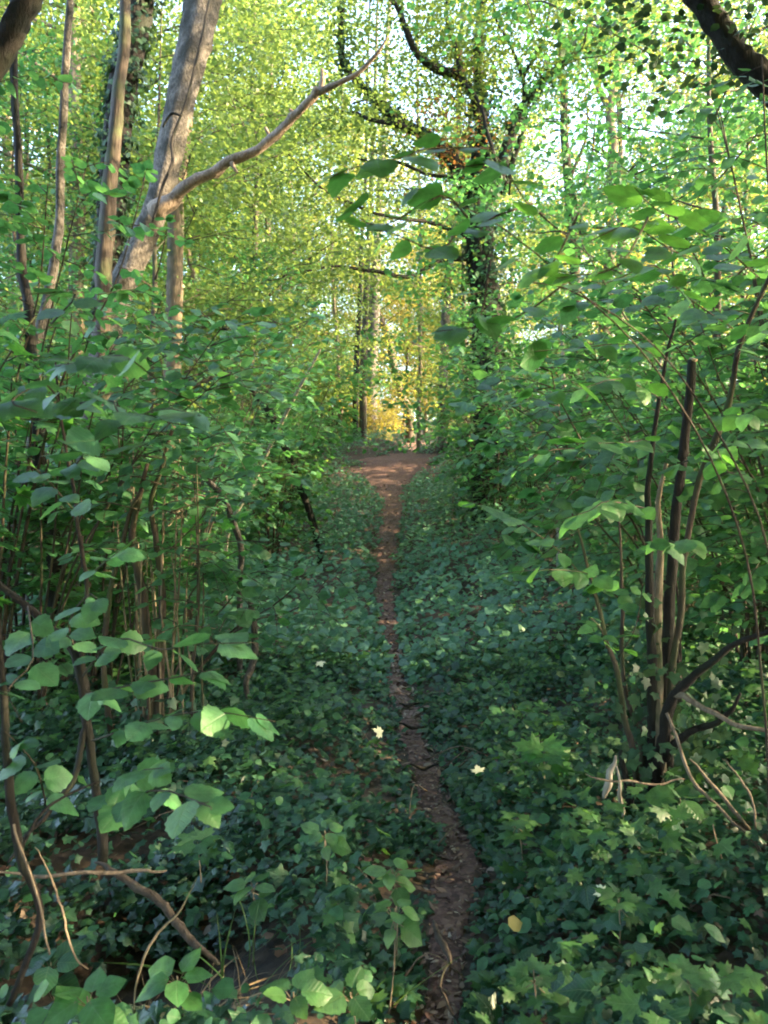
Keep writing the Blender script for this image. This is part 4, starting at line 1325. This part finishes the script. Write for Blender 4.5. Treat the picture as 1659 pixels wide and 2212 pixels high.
rr = np.random.default_rng(310)
wt = [(-6.5, 17), (-9.5, 20), (-4.6, 23), (-12, 26), (-7.5, 28), (-3.6, 31), (-15, 33), (-10.5, 36), (-5.5, 40), (-18, 42), (-13, 46), (-2.5, 47), (-8.5, 49), (-22, 50), (-16.5, 54), (-5, 57), (2.2, 61), (-26, 60),
      (8.6, 30.5), (16.5, 36), (4.5, 48), (9, 54), (25, 53), (6.5, 66), (-3, 70), (-18, 70), (28, 66), (-8, 23), (-13.5, 38), (-7, 44), (-20, 46), (12, 50), (-11, 52), (-24, 66), (15, 70), (6, 73), (-9, 72), (4.6, 31.5), (13.5, 48), (18, 56), (22, 63), (13, 33), (17, 30)]
for i, (x, y) in enumerate(wt):
    x += rr.normal() * .5
    y += rr.normal() * .6
    k = [0, 3, 1, 2, 1, 0][i % 6]
    if y > 30 and (x > 5 or abs(x) < 4) and i % 2:
        k = 6 + i // 2 % 2
    zone = 'in front of the wood' if y < 30 else 'in the middle of the wood' if y < 48 else 'deep in the wood'
    u = 829.5 + x / y * FPX
    where = 'far left' if u < 330 else 'left' if u < 700 else 'centre' if u < 960 else 'right' if u < 1330 else 'far right'
    wood_tree(k, x, y, rr.random() * 6.28, .85 + .35 * rr.random(), f'{TN[k]} {zone}, {where} of the view', 'background trees of the wood')

for k, x, y, sc, lab in [(1, -2.4, 38.5, 1.6, 'bush tinted golden like sunlight left of the dark pair of trunks at the path head'), (3, -1.0, 40.5, 1.6, 'low sun tinted bush behind the dark pair of trunks at the path head'),
                         (1, .1, 43.5, 1.8, 'bush tinted golden like sunlight just left of where the path leaves the view'), (1, -.2, 38.6, 1.2, 'bush tinted golden like sunlight close to the dark pair of trunks, on their right'), (0, -3.6, 42, 1.5, 'tall sun tinted bush in the clearing left of the path head')]:
    t = bush(k, x, y, x * 3.3, sc, lab, 'sun tinted bushes in the clearing')
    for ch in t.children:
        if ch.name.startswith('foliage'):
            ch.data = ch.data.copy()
            ch.data.materials[0] = M['canopy_sun_tint']  # sunlight painted into the foliage colour

for x, y, k in [(1.0, 50, 7), (2.8, 53, 6), (-1.2, 56, 7), (4.6, 57, 6)]:
    wood_tree(k, x, y, x * 2.1, .75, 'sun tinted tree closing the view beyond the path head', 'sun tinted trees beyond the clearing')

# unseen trees of the wood, added round the viewer to shade ground and slope
tb, lv = Tubes(400), Leaves()
rr = np.random.default_rng(401)
for x, y, H in [(11, 1, 19), (13, 6, 20), (12, 11, 19), (14.5, 16, 20), (17, -4, 20), (18, 10, 21), (10, -6, 18), (19, 3, 21), (21, 15, 19), (15, 21, 19), (17.5, 25, 20), (20, 29, 20), (21.5, 32, 17),
                (8.5, 3.5, 16), (9.5, 7.5, 15), (-1, -4.5, 16), (-3.4, -1.2, 15), (3.0, -.6, 16), (-7, -2.5, 17), (1.5, -8.5, 17), (-5, -6, 16), (6.5, -3.5, 17), (-9.5, 1.5, 15), (0, -1.5, 14), (-1.6, 1.0, 13), (1.9, 1.4, 14), (-3.6, 2.2, 14), (3.9, 2.6, 14), (-2.6, -3, 15), (2.4, -3.6, 15), (-1, .2, 15), (.9, -.4, 15), (5, -9, 18), (-9, -8, 17), (3.5, -3, 15)]:
    z0 = float(gz(x, y))
    tb.add([[x, y, z0 - .3], [x + rr.normal() * .3, y, z0 + H * .5], [x + rr.normal() * .5, y + rr.normal() * .5, z0 + H * .9]], [.2, .13, .04], 8, 4, .05)
    n = 420 if (y < 5 and x > -8) else 230
    cz = .12 + .86 * rr.random(n)
    rad = 3.9 * np.sin(np.pi * (.12 + .8 * cz)) ** .7
    a = rr.random(n) * 6.28
    q = np.sqrt(rr.random(n)) * rad
    C0 = np.stack([x + np.cos(a) * q, y + np.sin(a) * q, z0 + 1 + cz * (H - 1)], 1)
    up = (C0[:, 1] < -1) | (np.abs(C0[:, 0]) > .55 * C0[:, 1] + 1.8) | (C0[:, 2] > 3.4 + .75 * C0[:, 1])   # leaf clusters inside the view are left out
    C0 = C0[up]
    n = len(C0)
    idx = np.repeat(np.arange(n), 26)
    off = rr.normal(size=(len(idx), 3)) * [.6, .6, .2]
    lv.add(C0[idx] + off, rr.normal(size=(len(idx), 3)) * .4 + [0, 0, 1], rr.normal(size=(len(idx), 3)), .17 * (.7 + .6 * rr.random(len(idx))))
tag(tb.obj('added_shade_wood_trunks', M['bark_brown']), kind='stuff', label='unseen trunks added round the viewpoint under the shading canopy', cat='wood')
tag(lv.obj('added_shade_wood', 'far', M['canopy']), kind='stuff', label='unseen leaf canopy added round the viewpoint to shade the ground', cat='wood')

# the wood far up the hill, one mass
lv = Leaves()
n = 3200
y = 70 + 45 * rr.random(n)
x = (rr.random(n) * 2 - 1) * y * .75
C0 = np.stack([x, y, gz(x, y) + .5 + 15 * rr.random(n) ** 1.2], 1)
idx = np.repeat(np.arange(n), 70)
off = rr.normal(size=(len(idx), 3)) * [1.3, 1.3, .7]
lv.add(C0[idx] + off, rr.normal(size=(len(idx), 3)) * .5 + [0, -.2, 1], rr.normal(size=(len(idx), 3)), .30 * (.6 + .7 * rr.random(len(idx))))
tag(lv.obj('distant_wood', 'far', M['canopy']), kind='stuff', label='distant mass of leaves of the wood up the hill', cat='wood')


# ------------------------------------------------------------------ single small plants and fallen leaves in the foreground
rr = np.random.default_rng(500)


def seedling(name, label, u, v, size, n, tpl, mat, h, seed, group='seedlings on the shaded ground'):
    """one upright stalk with a whorl of leaves on top; placed where that spot meets the ground"""
    d = 1.6
    while d < 9:
        p = D(u, v, d)
        if p[2] - h <= float(gz(p[0], p[1])) + .05:
            break
        d += .03
    b = np.array([p[0], p[1], float(gz(p[0], p[1]))])
    t = thing(name, label, 'seedling', b, group)
    r = np.random.default_rng(seed)
    top = np.array([r.normal() * .02, r.normal() * .02, p[2] - b[2]])
    tb, lv = Tubes(seed), Leaves()
    tb.add([[0, 0, -.02], top * .5 + [.01, 0, 0], top], [.003, .002], 5, 3, 0)
    a = np.arange(n) * 2.4 + r.random()
    dr = np.stack([np.cos(a), np.sin(a), -.15 + .2 * r.random(n)], 1)
    P = top + dr * .02 - np.stack([0 * a, 0 * a, .05 * (np.arange(n) // 5)], 1)
    for q in range(n):
        tb.add([top * .9, P[q] + dr[q] * .01], [.0015, .001], 4, 1, 0)
    lv.add(P, np.array([0, -.25, 1.0]) + r.normal(size=(n, 3)) * .2, dr, size * (.7 + .5 * r.random(n)))
    tb.obj('stalk', M['stem_pale'], t)
    lv.obj('leaves', tpl, M[mat], t)


for i, (nm, lab, u, v, sz, n, tp_, mt, h) in enumerate([
    ('maple_seedling', 'bright maple seedling standing tall in the shade left of the coppice stool', 1168, 1622, .15, 6, 'maple', 'hazel', .25),
    ('maple_seedling', 'yellowish seedling at the foot of the coppice stool on its right', 1472, 1722, .10, 6, 'broad', 'maple', .2),
    ('elder_seedling', 'whorled seedling on the left at the lower edge, leftmost of three', 110, 2072, .09, 7, 'broad', 'ivy', .22),
    ('elder_seedling', 'whorled seedling with pointed leaves beside the bare earth', 185, 2155, .09, 7, 'broad', 'hazel', .22),
    ('elder_seedling', 'whorled seedling hanging over the bare earth hollow', 395, 2105, .09, 6, 'broad', 'hazel', .2),
    ('bramble_plant', 'leafy bramble at the left edge of the path, upper one', 855, 1870, .07, 9, 'broad', 'maple', .3),
    ('bramble_plant', 'leafy bramble at the left edge of the path below the upper one', 835, 1965, .075, 9, 'broad', 'maple', .3),
    ('maple_seedling', 'large round leaved seedling at the bottom left of the path', 640, 2145, .075, 5, 'hazel', 'maple', .22),
    ('maple_seedling', 'large round leaved seedling at the bottom close to the path', 775, 2150, .08, 5, 'hazel', 'maple', .22),
    ('bramble_plant', 'lobed plant right of the small log on the path', 1150, 2105, .055, 8, 'maple', 'maple', .2),
    ('maple_seedling', 'pale green seedling in the ivy right of the path', 1330, 1940, .06, 7, 'maple', 'maple', .2),
    ('maple_seedling', 'bright seedling at the bottom right among ivy', 1480, 2110, .06, 7, 'maple', 'maple', .2),
    ('bramble_plant', 'lobed seedling at the left under the fallen branch', 545, 1905, .08, 8, 'broad', 'maple', .25),
    ('maple_seedling', 'seedling in the ivy above the lower fallen branch', 430, 1810, .10, 7, 'maple', 'maple', .28),
    ('bramble_plant', 'bushy seedling halfway along the left edge of the path', 700, 1800, .08, 9, 'broad', 'maple', .25),
    ('maple_seedling', 'yellow green seedling between path and coppice stool', 1130, 1770, .085, 8, 'maple', 'maple', .2),
]):
    seedling(nm, lab, u, v, sz, n, tp_, mt, h, 510 + i)


def ground_leaf(name, label, cat, u, v, size, tpl, mat, seed, lift=.12):
    d = 1.6
    while d < 9:
        p = D(u, v, d)
        if p[2] <= float(gz(p[0], p[1])) + lift:
            break
        d += .02
    r = np.random.default_rng(seed)
    lv = Leaves()
    lv.add(np.zeros((1, 3)), np.array([[r.normal() * .3, -.7, 1]]), np.array([[r.normal(), r.normal(), 0]]), size)
    o = lv.obj(name, tpl, M[mat])
    o.location = tuple(p + [0, 0, .01])
    tag(o, label, cat)


ground_leaf('fallen_leaf', 'dry yellow leaf lying on the ivy just right of the path', 'fallen leaf', 1098, 2005, .055, 'broad', 'yellow_leaf', 1)
ground_leaf('fallen_leaf', 'pale round leaf lying on the bare earth at lower left', 'fallen leaf', 372, 2185, .05, 'broad', 'yellow_leaf', 2, .03)
ground_leaf('fallen_leaf', 'bright cream leaf on the left edge of the path where it narrows', 'fallen leaf', 825, 1588, .07, 'maple', 'pale_leaf', 3, .2)
ground_leaf('fallen_leaf', 'bright cream leaf on the ivy right of the path', 'fallen leaf', 1035, 1672, .05, 'maple', 'pale_leaf', 4, .2)
ground_leaf('fallen_leaf', 'bright cream leaf on the ivy at lower right', 'fallen leaf', 1310, 1932, .045, 'maple', 'pale_leaf', 5, .2)
ground_leaf('fallen_leaf', 'cream leaf in the undergrowth beside the bent dead branch', 'fallen leaf', 690, 1432, .06, 'maple', 'pale_leaf', 6, .3)

lv, n = Leaves(), 150
a = rr.random(n) * 6.28
P = np.stack([-.62 + rr.normal(size=n) * .13, 2.45 + rr.normal(size=n) * .12, np.zeros(n)], 1)
P[:, 2] = gz(P[:, 0], P[:, 1]) + .005
lv.add(P, np.stack([np.cos(a), np.sin(a), .5 + 0 * a], 1), np.stack([rr.normal(size=n), rr.normal(size=n), .5 + rr.random(n)], 1), .18 * (.5 + .8 * rr.random(n)))
tag(lv.obj('dry_grass', 'blade', M['straw']), kind='stuff', label='tuft of dry straw coloured grass beside the bare earth', cat='grass')
lv, n = Leaves(), 26
P = np.stack([-.40 + rr.normal(size=n) * .16, 2.6 + rr.normal(size=n) * .14, np.zeros(n)], 1)
P[:, 2] = gz(P[:, 0], P[:, 1]) + .005
lv.add(P, rr.normal(size=(n, 3)) + [0, 0, .4], np.stack([rr.normal(size=n) * .6, rr.normal(size=n) * .6, 1 + rr.random(n)], 1), .26 * (.5 + .7 * rr.random(n)))
tag(lv.obj('green_grass', 'blade', M['grass']), kind='stuff', label='long green grass blades left of the path at the bottom', cat='grass')
